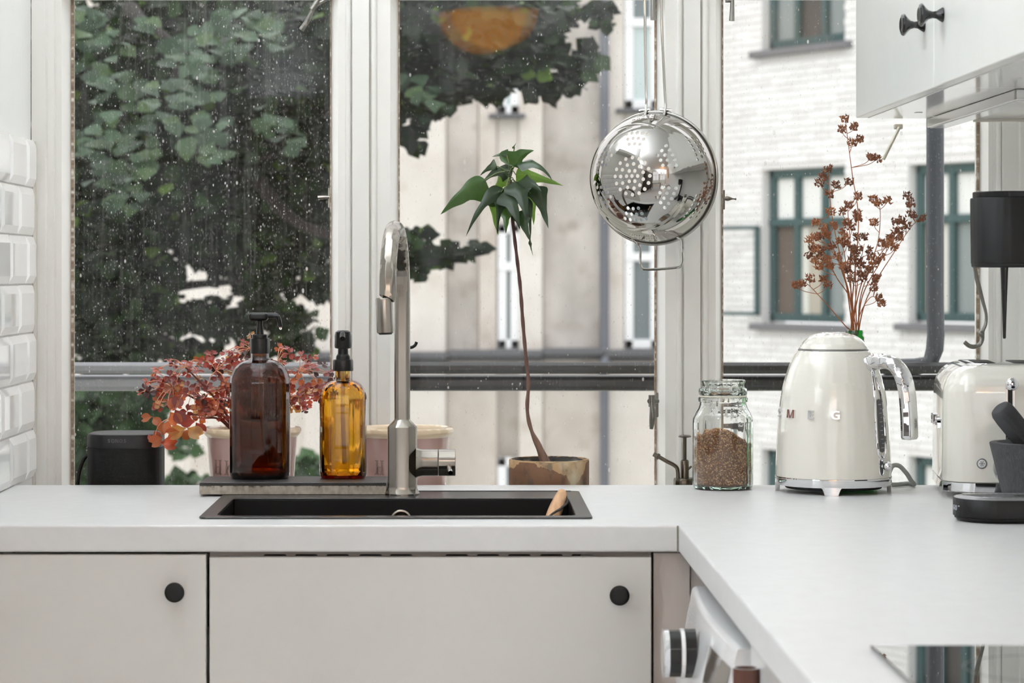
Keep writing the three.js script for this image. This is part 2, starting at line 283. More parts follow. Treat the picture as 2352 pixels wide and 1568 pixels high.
const hw = (name, w, list, m, label) => part(name, merge(list), m, w, label);
{
  const d = 4.205, q = (x, y, dd = d) => P(x, y, dd);
  // small casement fasteners and stays of old metal
  hw('window_fastener', w2, [box(px(1506), px(1513), Y(960, d), Y(903, d), ZF - 0.016, ZF - 0.008, 0.002), rod(q(1510, 921), q(1491, 921, 4.19), 0.0042), rod(q(1497, 907, 4.19), q(1497, 934, 4.19), 0.0055), tube([q(1497, 925, 4.187), q(1499, 950, 4.185), q(1496, 985, 4.187)], (t) => 0.0028 + 0.0026 * Math.sin(t * 3.1), { rad: 8 })], M.oldIron, 'dull metal fastener');
  hw('window_stay', w2, [tube([q(1501, -30), q(1500, 8), q(1501, 46)], (t) => 0.0026 + 0.0026 * t, { rad: 8 }), box(px(1495), px(1507), Y(6, d), Y(-20, d), ZF - 0.014, ZF - 0.004, 0.002)], M.oldIron);
  hw('window_stay', w3, [tube([q(1682, -30), q(1682, 8), q(1681, 48)], (t) => 0.0024 + 0.0022 * t, { rad: 8 }), rod(q(1682, 2), q(1666, 2), 0.003)], M.oldIron);
  hw('hinge_pin', w3, [box(px(1662), px(1666), Y(480, d), Y(435, d), ZF - 0.02, ZF - 0.01, 0.001), tube([q(1664, 456), q(1676, 456), q(1691, 457)], (t) => 0.0026 + 0.0014 * Math.sin(t * 6), { rad: 8 })], M.brass);
  hw('hinge_pin', w1, [box(px(753), px(757), Y(476, d), Y(430, d), ZF - 0.02, ZF - 0.012, 0.001), tube([q(757, 453), q(744, 453), q(730, 454)], (t) => 0.0024 + 0.001 * t, { rad: 8 })], M.steel);
  hw('window_stay', w1, [tube([q(738, -14), q(722, 14), q(706, 48), q(692, 69)], (t) => 0.0026 + 0.0022 * t, { rad: 8 }), rod(q(722, 14), q(757, -6), 0.0032), rod(q(730, 2, 4.2), q(716, 22, 4.2), 0.005)], M.oldIron, 'dull metal stay hanging at an angle');
  hw('window_hook', w2, [tube([q(936, 799), q(947, 797), q(954, 792), q(957, 785)], 0.0026, { rad: 8 })], M.black);
  hw('window_stay', w3, [box(px(2061), px(2080), Y(294, 4.22), Y(282, 4.22), ZG + 0.002, ZG + 0.014, 0.002), rod(P(2066, 292, 4.24), P(2029, 366, 4.235), 0.0028)], mat('#b9b3a4', 0.5, 0.7));
  hw('window_hook', w3, [tube([q(2238, 606), q(2244, 640), q(2257, 690), q(2265, 722), q(2264, 744), q(2257, 762), q(2256, 778), q(2250, 791), q(2238, 796), q(2226, 794), q(2215, 785)], (t) => 0.0032 + 0.0006 * Math.sin(t * 9), { rad: 8, seg: 60 }), new THREE.SphereGeometry(0.0055, 12, 8).translate(X(2254, 4.2), Y(766, 4.2), Z(4.2))], M.oldIron, 'steel hook for the casement');
}

// ---------------------------------------------------------------- worktop, base cabinets, sink
{
  const s = new THREE.Shape(), r = 0.001;
  s.moveTo(XL + 0.001, 0); s.lineTo(0.289, 0); s.lineTo(0.289, -2.2); s.lineTo(XR - 0.001, -2.2); s.lineTo(XR - 0.001, 0.646); s.lineTo(XL + 0.001, 0.646); s.lineTo(XL + 0.001, 0);
  s.holes.push(rrect(-0.358, 0.17, 0.092, 0.497, 0.014, THREE.Path));
  const w = thing('kitchen_worktop', 'white corner worktop running under the window and along the right-angled side', 'worktop', [0, 0, 0]);
  w.userData.label = 'white laminate corner worktop with the black sink let into it';
  part('top_slab', slab(s, 0.884, CT, 0.003), M.counter, w);
  part('mitre_joint', box(0.2865, 0.2888, 0.8835, 0.9195, -0.0006, 0.0006, 0.0002), mat('#77726a', 0.8), w, 'dark joint line at the inner corner');
}
const knobProfile = [[0.0062, 0], [0.0062, 0.0095], [0.0098, 0.0125], [0.0128, 0.0165], [0.0135, 0.0195], [0.0128, 0.0225], [0.0095, 0.0245], [0.004, 0.0254], [0, 0.0255]];
function baseCabinet(name, label, x0, x1, top, kx, ky, group) {
  const t = thing(name, label, 'cabinet', [0, 0, 0], 0, group);
  part('carcass', box(x0 + 0.001, x1 - 0.001, 0.1, 0.7, -0.60, -0.024, 0.001), M.carcass, t);
  part('plinth', box(x0 + 0.001, x1 - 0.001, 0.001, 0.1, -0.55, -0.07, 0.001), M.cabinet, t);
  const dgeo = part('door', box(x0, x1, 0.11, top, -0.023, -0.005, 0.0018), M.cabinet, t);
  const k = part('knob', lathe(knobProfile, 40), M.black, dgeo, 'round black knob'); k.rotation.x = Math.PI / 2; k.position.set(X(kx, 3.388), Y(ky, 3.388), -0.0055);
  return t;
}
baseCabinet('base_cabinet', 'pale grey base cabinet door below the plain worktop, next to the tiled wall', XL + 0.003, X(473.5, 3.405), Y(1273, 3.405), 401, 1360);
{
  const c = baseCabinet('base_cabinet', 'wide pale grey base cabinet door under the sink', X(481, 3.405), X(1496.5, 3.405), Y(1279, 3.405), 1423, 1367);
  // vent rail above the door with a row of slots
  const s = rrect(X(481, 3.42), X(1496, 3.42), 0.8, 0.8825, 0.001), a = X(1010, 3.42);
  for (const p of [600, 672, 744, 820, 890, 1018, 1090, 1162, 1236, 1308]) { const h = rrect(X(p + 4, 3.42), X(p + 58, 3.42), 0.862, 0.8782, 0.004, THREE.Path); s.holes.push(h); }
  part('vent_rail', boxUV(new THREE.ExtrudeGeometry(s, { depth: 0.004, bevelEnabled: false }).translate(0, 0, -0.03)), M.carcass, c, 'slotted rail in the gap above the door');
}
tag(Object.assign(part('filler_panel', merge([box(X(1501, 3.42), X(1585, 3.42), 0.1, 0.881, -0.06, -0.02, 0.001), box(X(1586.5, 3.42), 0.33, 0.1, 0.881, -0.06, -0.024, 0.001)]), mat('#cfc5be', 0.35), scene)), 'narrow pinkish grey filler panel in the inner corner under the worktop', 'panel');
{
  const k = thing('kitchen_sink', 'black composite sink let into the white worktop', 'sink');
  const s = rrect(-0.3655, 0.178, 0.084, 0.505, 0.012); s.holes.push(rrect(-0.343, 0.156, 0.108, 0.377, 0.016, THREE.Path));
  const black = mat('#0a0a0b', 0.4, 0, { specularIntensity: 0.35 });
  part('rim', slab(s, 0.9203, 0.9228, 0.0008), mat('#2c2c2d', 0.26), k, 'grey edged rim');
  const w = 0.006, x0 = -0.343, x1 = 0.156, z0 = -0.377, z1 = -0.108, y0 = 0.73, y1 = 0.9205;
  part('basin', merge([box(x0 - w, x0, y0, y1, z0 - w, z1 + w, 0.001), box(x1, x1 + w, y0, y1, z0 - w, z1 + w, 0.001), box(x0, x1, y0, y1, z0 - w, z0, 0.001), box(x0, x1, y0, y1, z1, z1 + w, 0.001), box(x0 - w, x1 + w, y0 - w, y0, z0 - w, z1 + w, 0.001)]), black, k);
  part('rear_ledge_groove', box(-0.33, 0.165, 0.9226, 0.9238, -0.4995, -0.4955, 0.0005), mat('#2a2a2b', 0.3), k);
  const c = X(921, 3.77), cy = Y(1196, 3.77);
  const ov = part('overflow_ring', new THREE.TorusGeometry(0.0135, 0.0032, 12, 40).scale(1, 1, 0.6).translate(c, cy, z0 + 0.002), M.steel, k, 'steel overflow ring'); part('overflow_hole', new THREE.CircleGeometry(0.0118, 32).translate(c, cy, z0 + 0.0012), M.dark, ov);
  part('drain', lathe([[0.045, 0], [0.045, 0.003], [0.038, 0.004], [0.03, 0.002], [0, 0.002]], 40).translate(-0.09, y0, -0.24), M.steel, k);
}

// ---------------------------------------------------------------- things by the sink
const slate = mat('#ffffff', 0.42, 0, { map: tex(512, 512, (u, v) => { const k = 40 + 24 * fbm(u, v, 8, 8, 61, 5); return [k, k, k + 1]; }, true, [3, 3]) });
const slateEdge = mat('#ffffff', 0.7, 0, { map: tex(1024, 64, (u, v) => { const n = fbm(u, v, 60, 2, 71, 4), m = fbm(u, v, 9, 2, 77, 3), top = v > 0.74 ? 1 : Math.max(0, (v - 0.74 + 0.5 * (n - 0.4)) * 4); return lerp3(lerp3([186, 176, 162], [128, 118, 106], n * 0.8 + m * 0.5 - 0.2), [38, 37, 36], Math.min(1, top)); }, true) });
{
  const b = thing('slate_board', 'dark slate board with a worn pale front edge, laid over the back of the sink', 'board');
  part('slab', box(-0.401, -0.1172, 0.9228, 0.9412, -0.557, -0.4365, 0.0025), slate, b);
  const g = new THREE.PlaneGeometry(0.2825, 0.0172).translate(-0.2591, 0.932, -0.4361); part('worn_edge', g, slateEdge, b, 'pale worn edge');
}
function amberGlass(color, dist) { return new THREE.MeshPhysicalMaterial({ color: '#ffffff', transmission: 1, thickness: 0.003, ior: 1.5, roughness: 0.01, attenuationColor: new THREE.Color(...color), attenuationDistance: dist }); }
function liquidMat(color, dist, rough = 0.02) { return new THREE.MeshPhysicalMaterial({ color: '#ffffff', transmission: 1, thickness: 0.05, ior: 1.36, roughness: rough, attenuationColor: new THREE.Color(...color), attenuationDistance: dist }); }
const pumpBlack = mat('#0b0b0b', 0.34, 0, { specularIntensity: 0.6 });
function bottleBody(R, hs, hn, rn, ht, th = 0.0032) {            // outside, then back down the inside: base R, shoulder start hs, neck start hn, neck radius rn, top ht
  const out = [[0, 0.004], [R * 0.62, 0.003], [R * 0.8, 0.0004], [R * 0.93, 0.0012], [R * 0.985, 0.005], [R, 0.011], [R, hs]];
  for (let i = 1; i <= 12; i++) { const a = i / 12 * Math.PI / 2; out.push([rn + 0.003 + (R - rn - 0.003) * Math.cos(a), hs + (hn - hs) * Math.sin(a)]); }
  out.push([rn, hn + 0.004], [rn, ht]);
  const inn = [[rn - 0.002, ht], [rn - 0.002, hn + 0.003]];
  for (let i = 12; i >= 0; i--) { const a = i / 12 * Math.PI / 2; inn.push([rn - 0.002 + (R - th - rn + 0.002) * Math.cos(a), hs + (hn - th - hs) * Math.sin(a)]); }
  inn.push([R - th, 0.012], [R - th - 0.004, 0.0062], [0, 0.0062]);
  return lathe([...out, ...inn], 72, 0.7);
}
{
  const yb = 0.9413;
  // tall dark bottle
  let t = thing('soap_dispenser', 'tall dark brown glass bottle with a black long-spout pump, on the slate board', 'bottle', [X(597, 3.92), yb, Z(3.92)]);
  part('glass_body', bottleBody(0.047, 0.146, 0.183, 0.0143, 0.197), amberGlass([0.37, 0.16, 0.048], 0.0038), t);
  part('liquid', lathe([[0, 0.0066], [0.039, 0.0066], [0.0434, 0.0125], [0.0434, 0.1485], [0, 0.1485]], 56, 0.5), liquidMat([0.6, 0.4, 0.25], 0.06), t);
  part('dip_tube', tube([V(0.001, 0.19, 0), V(0.002, 0.12, 0), V(0.012, 0.02, 0)], 0.003, { rad: 8 }), mat('#c9b592', 0.4), t);
  part('collar', lathe([[0.0115, 0.193], [0.0151, 0.193], [0.0153, 0.196], [0.0153, 0.2145], [0.0146, 0.2165], [0.0122, 0.2172], [0.0122, 0.2215], [0.0112, 0.2225], [0, 0.2225]], 40), pumpBlack, t);
  const p = part('pump_head', merge([lathe([[0, 0.2222], [0.0062, 0.2222], [0.0056, 0.23], [0.0046, 0.236], [0.0046, 0.243], [0.0064, 0.2445]], 28), new RoundedBoxGeometry(0.03, 0.0125, 0.026, 4, 0.005).translate(-0.002, 0.2498, 0), tube([V(0.008, 0.2515, 0), V(0.02, 0.2515, 0), V(0.0265, 0.2505, 0.001), V(0.0295, 0.246, 0.002), V(0.032, 0.234, 0.003)], (q) => 0.0046 - 0.0012 * q, { rad: 14, seg: 30 })]), pumpBlack, t, 'black pump with a bent spout');
  part('soap_drop', new THREE.SphereGeometry(0.0022, 12, 8).scale(1, 1.2, 1).translate(0.0322, 0.2322, 0.003), liquidMat([0.9, 0.9, 0.9], 0.1), p);
  // small honey-coloured bottle
  t = thing('soap_dispenser', 'smaller honey amber glass bottle with a stubby black pump, beside the tap', 'bottle', [X(788, 3.92), yb, Z(3.92)]);
  part('glass_body', bottleBody(0.0366, 0.122, 0.151, 0.0125, 0.17), amberGlass([0.84, 0.52, 0.07], 0.0052), t);
  part('liquid', lathe([[0, 0.0066], [0.0292, 0.0066], [0.033, 0.0125], [0.033, 0.1232], [0, 0.1232]], 56, 0.5), liquidMat([0.95, 0.74, 0.3], 0.12, 0.12), t);
  part('dip_tube', tube([V(0, 0.165, 0), V(0, 0.1, 0), V(0.003, 0.02, 0)], 0.0034, { rad: 8 }), mat('#d9c48f', 0.4), t);
  part('collar', lathe([[0.0105, 0.166], [0.0156, 0.166], [0.0158, 0.169], [0.0158, 0.1815], [0.015, 0.1834], [0.0112, 0.1838], [0.0108, 0.1885], [0.0086, 0.192], [0, 0.192]], 40), pumpBlack, t);
  part('pump_head', merge([lathe([[0, 0.1915], [0.0082, 0.1915], [0.0078, 0.2], [0.0128, 0.2015], [0.0133, 0.204], [0.0131, 0.2205], [0.0118, 0.2262], [0.008, 0.2285], [0, 0.229]], 36), tube([V(0, 0.2225, 0.008), V(0, 0.2222, 0.02), V(0.0005, 0.2165, 0.0285)], 0.0042, { rad: 12 })]), pumpBlack, t, 'black pump with a spout facing the room');
}
{ // tap
  const t = thing('kitchen_tap', 'brushed steel kitchen tap with a tall curved neck', 'tap', [X(924, 3.84), 0.9229, Z(3.84)]);
  part('base_body', lathe([[0, 0], [0.0262, 0], [0.0266, 0.0022], [0.0246, 0.0055], [0.0234, 0.0085], [0.0226, 0.0125], [0.0224, 0.02], [0.0224, 0.1025], [0.0219, 0.1032], [0.0125, 0.113], [0.012, 0.1142], [0, 0.1142]], 64, 0.5), M.steel, t);
  const top = 1.3245 - 0.9229 - 0.1, sx = -0.0165, pts = [V(0, 0.112, 0)];
  pts.push(V(0, 0.2, 0), V(0, top, 0));
  for (let i = 1; i <= 12; i++) { const a = i / 12 * Math.PI; pts.push(V(sx * (1 - Math.cos(a)) / 2, top + Math.sin(a) * 0.1, 0.1 * (1 - Math.cos(a)))); }
  pts.push(V(sx - 0.001, top - 0.002, 0.2005));
  part('neck', tube(pts, 0.0121, { seg: 120, rad: 28 }), M.steel, t);
  part('spray_head', lathe([[0, 0], [0.0108, 0], [0.0122, 0.0012], [0.0126, 0.004], [0.0126, 0.049], [0.0122, 0.0505], [0.0118, 0.0512], [0, 0.0512]], 40).rotateZ(0.035).translate(sx - 0.0028, top - 0.0525, 0.2005), M.steel, t);
  part('nozzle', lathe([[0.0102, 0.001], [0.009, -0.0016], [0, -0.0018]], 32).rotateZ(0.035).translate(sx - 0.0028, top - 0.0525, 0.2005), M.rubber, t);
  const ly = Y(1062, 3.84) - 0.9229, arm = [[0, 0.0], [0.0245, 0.004], [0.0236, 0.021], [0.0213, 0.0255], [0.0204, 0.031], [0.0203, 0.0538], [0.0196, 0.0546], [0.0196, 0.0552], [0.0203, 0.0558], [0.0203, 0.0802], [0.0198, 0.0808], [0, 0.0808]];
  const a = part('lever_body', lathe(arm.slice(2, 7).concat([[0, 0.0544]]), 48, 0.6).rotateZ(-Math.PI / 2).translate(0, ly, 0), M.steel, t);
  const l = part('lever', lathe([[0, 0.0552], [0.0199, 0.0552], [0.0203, 0.0558], [0.0203, 0.0802], [0.0198, 0.0808], [0, 0.0808]], 48, 0.5).rotateZ(-Math.PI / 2).translate(0, ly, 0), M.steel, t);
  part('lever_pin', rod(V(0.0706, ly - 0.003, 0.016), V(0.0735, ly - 0.012, 0.046), 0.0036, 16), M.chrome, l);
}
{ // dish brush in the sink
  const wood = mat('#ffffff', 0.55, 0, { map: tex(64, 512, (u, v) => lerp3([202, 160, 118], [158, 112, 74], fbm(u, v, 10, 3, 88, 4)), true) });
  const t = thing('dish_brush', 'dish brush with a pale wooden handle leaning in the corner of the sink', 'brush');
  const a = P(1291, 1134, 3.715), b = P(1258, 1214, 3.6), c = b.clone().add(b.clone().sub(a).multiplyScalar(0.55));
  part('handle', tube([a, a.clone().lerp(b, 0.3), b, c], (q) => 0.0062 + 0.0042 * Math.sin(Math.min(1, q * 1.5 + 0.16) * 2.4), { rad: 16, seg: 30 }), wood, t);
  part('head', new THREE.SphereGeometry(0.022, 20, 12).scale(1, 0.5, 1).translate(c.x, c.y, c.z), wood, t);
  const br = []; for (let i = 0; i < 90; i++) { const q = i * 2.39996, r = 0.019 * Math.sqrt(i / 90); br.push(rod(V(c.x + Math.cos(q) * r, c.y - 0.004, c.z + Math.sin(q) * r), V(c.x + Math.cos(q) * r * 1.2, c.y - 0.034, c.z + Math.sin(q) * r * 1.2), 0.0008, 4)); }
  part('bristles', merge(br), mat('#d8c7a2', 0.8), t).userData.kind = 'stuff';
  part('hanging_cord', tube([P(1299, 1137, 3.71), P(1303, 1152, 3.69), P(1290, 1166, 3.65), P(1266, 1182, 3.6), P(1252, 1196, 3.58)], 0.0017, { rad: 8, seg: 40 }), mat('#2b2623', 0.8), t, 'dark cord loop');
}

// ---------------------------------------------------------------- on the sill
{ // speaker
  const t = thing('smart_speaker', 'black smart speaker with a fine mesh front on the window sill', 'speaker', [X(276.5, 4.055), SILL, Z(4.125)]);
  const mesh = tex(64, 64, (u, v, x, y) => { const a = ((x / 16) % 1) - 0.5, b = ((y / 16 + (Math.floor(x / 16) % 2 ? 0.5 : 0)) % 1) - 0.5; return Math.hypot(a, b) < 0.3 ? 0.1 : 0.9; }, false, [160, 160]);
  const body = mat('#101012', 0.45, 0, { specularIntensity: 0.6 }), grille = mat('#0e0e0f', 0.6, 0, { specularIntensity: 0.5, bumpMap: mesh, bumpScale: 0.0006 });
  part('grille', prism(0.1205, 0.1205, 0.042, [[0.004, 0.003], [0.006, 0], [0.138, 0]], 12), grille, t);
  part('top_band', prism(0.1205, 0.1205, 0.042, [[0.1383, 0.0003], [0.1386, 0], [0.157, 0], [0.16, 0.0015], [0.161, 0.004]], 12), body, t);
  part('foot', prism(0.108, 0.108, 0.038, [[0.0002, 0], [0.0045, 0]], 8), M.rubber, t);
  const txt = []; 'SONOS'.split('').forEach((c, i) => txt.push(letter(c, 0.0058, 0.0004).translate(-0.0138 + i * 0.0064 - 0.006, 0.151, 0.0601)));
  part('lettering', merge(txt), mat('#3a3a3d', 0.4), t);
  part('power_cord', tube([V(-0.0585, 0.127, -0.01), V(-0.068, 0.119, -0.004), V(-0.0755, 0.1, 0), V(-0.079, 0.076, 0.002), V(-0.081, 0.05, 0.002), V(-0.082, 0.02, 0), V(-0.083, 0.003, 0)], (q) => q > 0.5 ? 0.0048 : 0.0033, { rad: 12, seg: 50 }), M.black, t);
}
const glaze = mat('#c0a19b', 0.2, 0, { clearcoat: 0.6, clearcoatRoughness: 0.08, map: tex(256, 256, (u, v) => lerp3([255, 252, 250], [226, 220, 216], fbm(u, v, 14, 4, 95, 4)), true) }), rimGlaze = mat('#dcc6a6', 0.28, 0, { clearcoat: 0.5 });
const soil = mat('#3a2c22', 0.95);
function glazedPot(t, word, az0) {
  const H = 0.1695, r = (y) => 0.0622 + (0.0738 - 0.0622) * y / 0.155;
  part('pot_body', lathe([[0, 0.0005], [0.058, 0.0005], [0.0622, 0.003], [r(0.05), 0.05], [r(0.1), 0.1], [0.0738, 0.1555], [0.068, 0.1555], [0.056, 0.02], [0, 0.02]], 72, 0.4), glaze, t);
  part('rim', lathe([[0.069, 0.152], [0.0742, 0.1545], [0.0782, 0.1585], [0.0803, 0.163], [0.0802, 0.1668], [0.0782, 0.1692], [0.0745, 0.1695], [0.071, 0.167], [0.069, 0.16]], 72, 1.2), rimGlaze, t, 'pale unglazed rim');
  const l = []; word.split('').forEach((c, i) => { const y = 0.1075, R = r(y), a = az0 + i * 0.33, g = letter(c, 0.0235, 0.0024, fontSerif, 0.72); g.rotateX(-Math.atan((0.0738 - 0.0622) / 0.155)).translate(0, y, R - 0.0006); g.rotateY(a); l.push(g); });
  part('embossed_letters', merge(l), mat('#7a625b', 0.35, 0, { clearcoat: 0.3 }), t);
}

// leaves: a blade along a bent midrib, with its own half-widths, fold and ripple
function blade(b, c, t, side, wl, wr, o = {}) {
  const nu = o.nu ?? 14, nv = o.nv ?? 6, q = new THREE.QuadraticBezierCurve3(b, c, t), prof = o.prof ?? ((u) => (0.62 * Math.exp(-(((u - 0.22) / 0.17) ** 2)) + 0.95 * Math.pow(1 - u, 0.85)) * (1 - Math.exp(-u * 10)) * (1 + 0.09 * Math.sin(u * 20 + (o.ph ?? 0))));
  return patch((u, v) => {
    const p = q.getPoint(u), T = q.getTangent(u), s = side.clone().addScaledVector(T, -side.dot(T)).normalize(), n = T.clone().cross(s).normalize(), k = v * 2 - 1, w = (k < 0 ? wl : wr) * prof(u);
    return p.addScaledVector(s, k * w).addScaledVector(n, (o.fold ?? 0.25) * Math.abs(k) * w + (o.wave ?? 0.06) * w * Math.sin(u * 11 + k * 2 + (o.ph ?? 0)) * Math.abs(k)).addScaledVector(T, -Math.abs(k) * w * (o.sweep ?? 0.25));
  }, nu, nv);
}
const veinTex = tex(256, 256, (u, v) => { const k = Math.abs(v - 0.5) * 2, mid = Math.max(0, 1 - k * 26); const s = (u * 8 - k * 1.5) % 1, d = Math.abs(((s + 1) % 1) - 0.5) * 2; const side = Math.max(0, 1 - (1 - d) * 14) * (1 - k * 0.4); const n = fbm(u, v, 18, 18, 44, 3) - 0.5; return lerp3([205 + n * 40, 215 + n * 40, 190 + n * 40], [255, 255, 215], Math.min(1, mid + side * 0.55)); }, true);
const leafMat = (c, tr, rough = 0.42) => new THREE.MeshPhysicalMaterial({ color: c, map: veinTex, roughness: rough, transmission: tr, thickness: 0, ior: 1.4, side: THREE.DoubleSide });
{ // small ivy tree
  const d = 4.125, o = V(X(1261, d), SILL, Z(d)), t = thing('potted_ivy_tree', 'slim single-stemmed plant with drooping green leaves in a rusty round pot on the sill', 'potted plant', [o.x, o.y, o.z]);
  const q = (x, y, dz = 0) => P(x, y, d).sub(o).add(V(0, 0, dz));
  const rust = mat('#ffffff', 0.75, 0, { map: tex(1024, 256, (u, v) => { const a = fbm(u, v, 10, 5, 131, 5), b = fbm(u, v, 40, 16, 137, 4), h = v + 0.25 * (a - 0.5); let c = h > 0.87 ? [92, 90, 86] : h > 0.72 ? [66, 64, 62] : h > 0.45 ? [168, 136, 98] : h > 0.3 ? [108, 76, 52] : [158, 142, 116]; c = lerp3(c, [54, 50, 47], Math.max(0, Math.min(1, (b - 0.55) * 5)) * (h > 0.66 ? 0.9 : 0.5)); return lerp3(c, [196, 184, 160], Math.max(0, (a - 0.58) * 3.4)); }, true), bumpMap: tex(256, 64, (u, v) => fbm(u, v, 24, 8, 141, 4)), bumpScale: 0.002 });
  part('pot', lathe([[0, 0.0006], [0.0615, 0.0006], [0.0635, 0.004], [0.0648, 0.04], [0.0655, 0.09], [0.0655, 0.1155], [0.0645, 0.118], [0.0615, 0.118], [0.061, 0.112], [0.058, 0.02], [0, 0.02]], 72, 0.5), rust, t, 'rusty brown weathered pot');
  part('soil', lathe([[0.0607, 0.104], [0.04, 0.108], [0, 0.11]], 36), soil, t);
  const line = [[1254, 1066], [1246, 1046], [1237, 1024], [1222, 992], [1213, 958], [1211, 930], [1214, 880], [1208, 820], [1201, 740], [1195, 660], [1187, 590], [1180, 530], [1176, 490], [1173, 450], [1171, 415]];
  part('stem', tube(line.map(([x, y]) => q(x, y)), (k) => 0.0026 + 0.0006 * (1 - k) + 0.0052 * Math.max(0, 1 - k * 8) + 0.0003 * Math.sin(k * 90), { rad: 12, seg: 120 }), mat('#ffffff', 0.8, 0, { map: tex(32, 512, (u, v) => lerp3(lerp3([138, 108, 92], [98, 72, 60], fbm(u, v, 6, 40, 151, 3)), [60, 34, 28], Math.min(1, v * 1.4)), true, [1, 1.6]) }), t);
  part('stem', tube([q(1171, 418), q(1172, 390), q(1176, 365), q(1182, 338)], (k) => 0.0019 - 0.0011 * k, { rad: 8 }), mat('#5d7040', 0.6), t, 'green shoot at the top');
  const lf = { dark: leafMat('#24391d', 0.24), mid: leafMat('#426327', 0.4), bright: leafMat('#80a648', 0.55), grey: leafMat('#3a5036', 0.25, 0.26) };
  const z = (x, y) => [980 + x / 5.226, 320 + y / 5.226], U = 0.00071 / 5.226;
  // base, bend, tip in the crown; depth of bend and tip; half-widths; roll; material
  const L = [
    [[705, 486], [430, 560], [165, 905], 0.02, 0.015, 235, 60, 0.15, 'mid'], [[985, 455], [860, 300], [660, 540], -0.01, 0.012, 62, 90, -0.5, 'dark'],
    [[845, 325], [740, 320], [640, 430], -0.03, -0.03, 36, 50, 0.5, 'grey'], [[962, 195], [880, 180], [783, 208], -0.01, -0.01, 14, 50, 0.2, 'grey'],
    [[1040, 328], [1085, 190], [1285, 140], 0.012, 0.02, 150, 75, 0.3, 'mid'], [[1078, 284], [1360, 240], [1502, 502], 0.03, 0.03, 50, 70, 0.9, 'grey'],
    [[1068, 426], [1300, 400], [1645, 556], -0.02, -0.01, 62, 105, 0.3, 'bright'], [[985, 470], [880, 480], [800, 690], -0.03, -0.02, 100, 92, 0.2, 'bright'],
    [[1050, 512], [1140, 640], [1200, 1010], 0.045, 0.05, 120, 105, 0.2, 'dark'], [[1078, 520], [1250, 470], [1368, 640], 0.03, 0.045, 70, 115, 0.2, 'dark'],
    [[1340, 560], [1400, 760], [1456, 1072], 0.0, 0.02, 62, 112, 0.1, 'dark'], [[935, 598], [680, 660], [470, 1172], 0.03, 0.03, 66, 70, 0.1, 'dark'],
    [[940, 622], [1030, 780], [1112, 1092], 0.055, 0.055, 105, 95, 0.1, 'dark'], [[905, 690], [850, 870], [843, 1165], 0.035, 0.03, 55, 42, 0.8, 'dark'],
    [[880, 650], [790, 840], [868, 1155], -0.02, -0.01, 62, 85, 0.2, 'bright'], [[950, 780], [950, 960], [946, 1136], 0.04, 0.035, 62, 58, 0.1, 'mid'],
    [[1150, 850], [1160, 1040], [1248, 1235], 0.025, 0.03, 60, 78, 0.3, 'grey'], [[1240, 640], [1290, 820], [1288, 1030], -0.03, -0.02, 58, 50, 0.2, 'bright'],
    [[1220, 700], [1245, 960], [1240, 1250], 0.01, 0.02, 42, 32, 0.9, 'dark'], [[1030, 112], [1050, 80], [1078, 40], 0, 0, 9, 9, 0.3, 'mid'], [[1236, 1200], [1240, 1300], [1274, 1400], 0.025, 0.025, 14, 12, 0.6, 'grey'],
  ];
  const core = q(...z(1000, 440));
  const petioles = [];
  L.forEach(([b, c, tp, dc, dt, wl, wr, roll, m], i) => {
    const B = q(...z(...b), i % 2 ? 0.004 : 0.008), C = q(...z(...c), dc), Tp = q(...z(...tp), dt), dir = Tp.clone().sub(B).normalize(), side = dir.clone().cross(V(Math.sin(roll) * 0.5, 0.15, Math.cos(roll))).normalize();
    part('leaf', blade(B, C, Tp, side, wl * U * 1.28, wr * U * 1.28, { ph: i * 1.7, fold: 0.3, wave: 0.1, sweep: 0.3, nu: 18, nv: 8 }), lf[m], t);
    if (i < 19) { const j = q(...z(1000 + (i % 3) * 8 - 8, i < 7 ? 380 + (i % 3) * 40 : 470 + (i % 4) * 40)); petioles.push(tube([j, j.clone().lerp(B, 0.5).add(V(0, 0.004, 0.004)), B], 0.0009, { rad: 6, seg: 8 })); }
  });
  part('leaf_stalks', merge(petioles), mat('#59633a', 0.6), t);
}
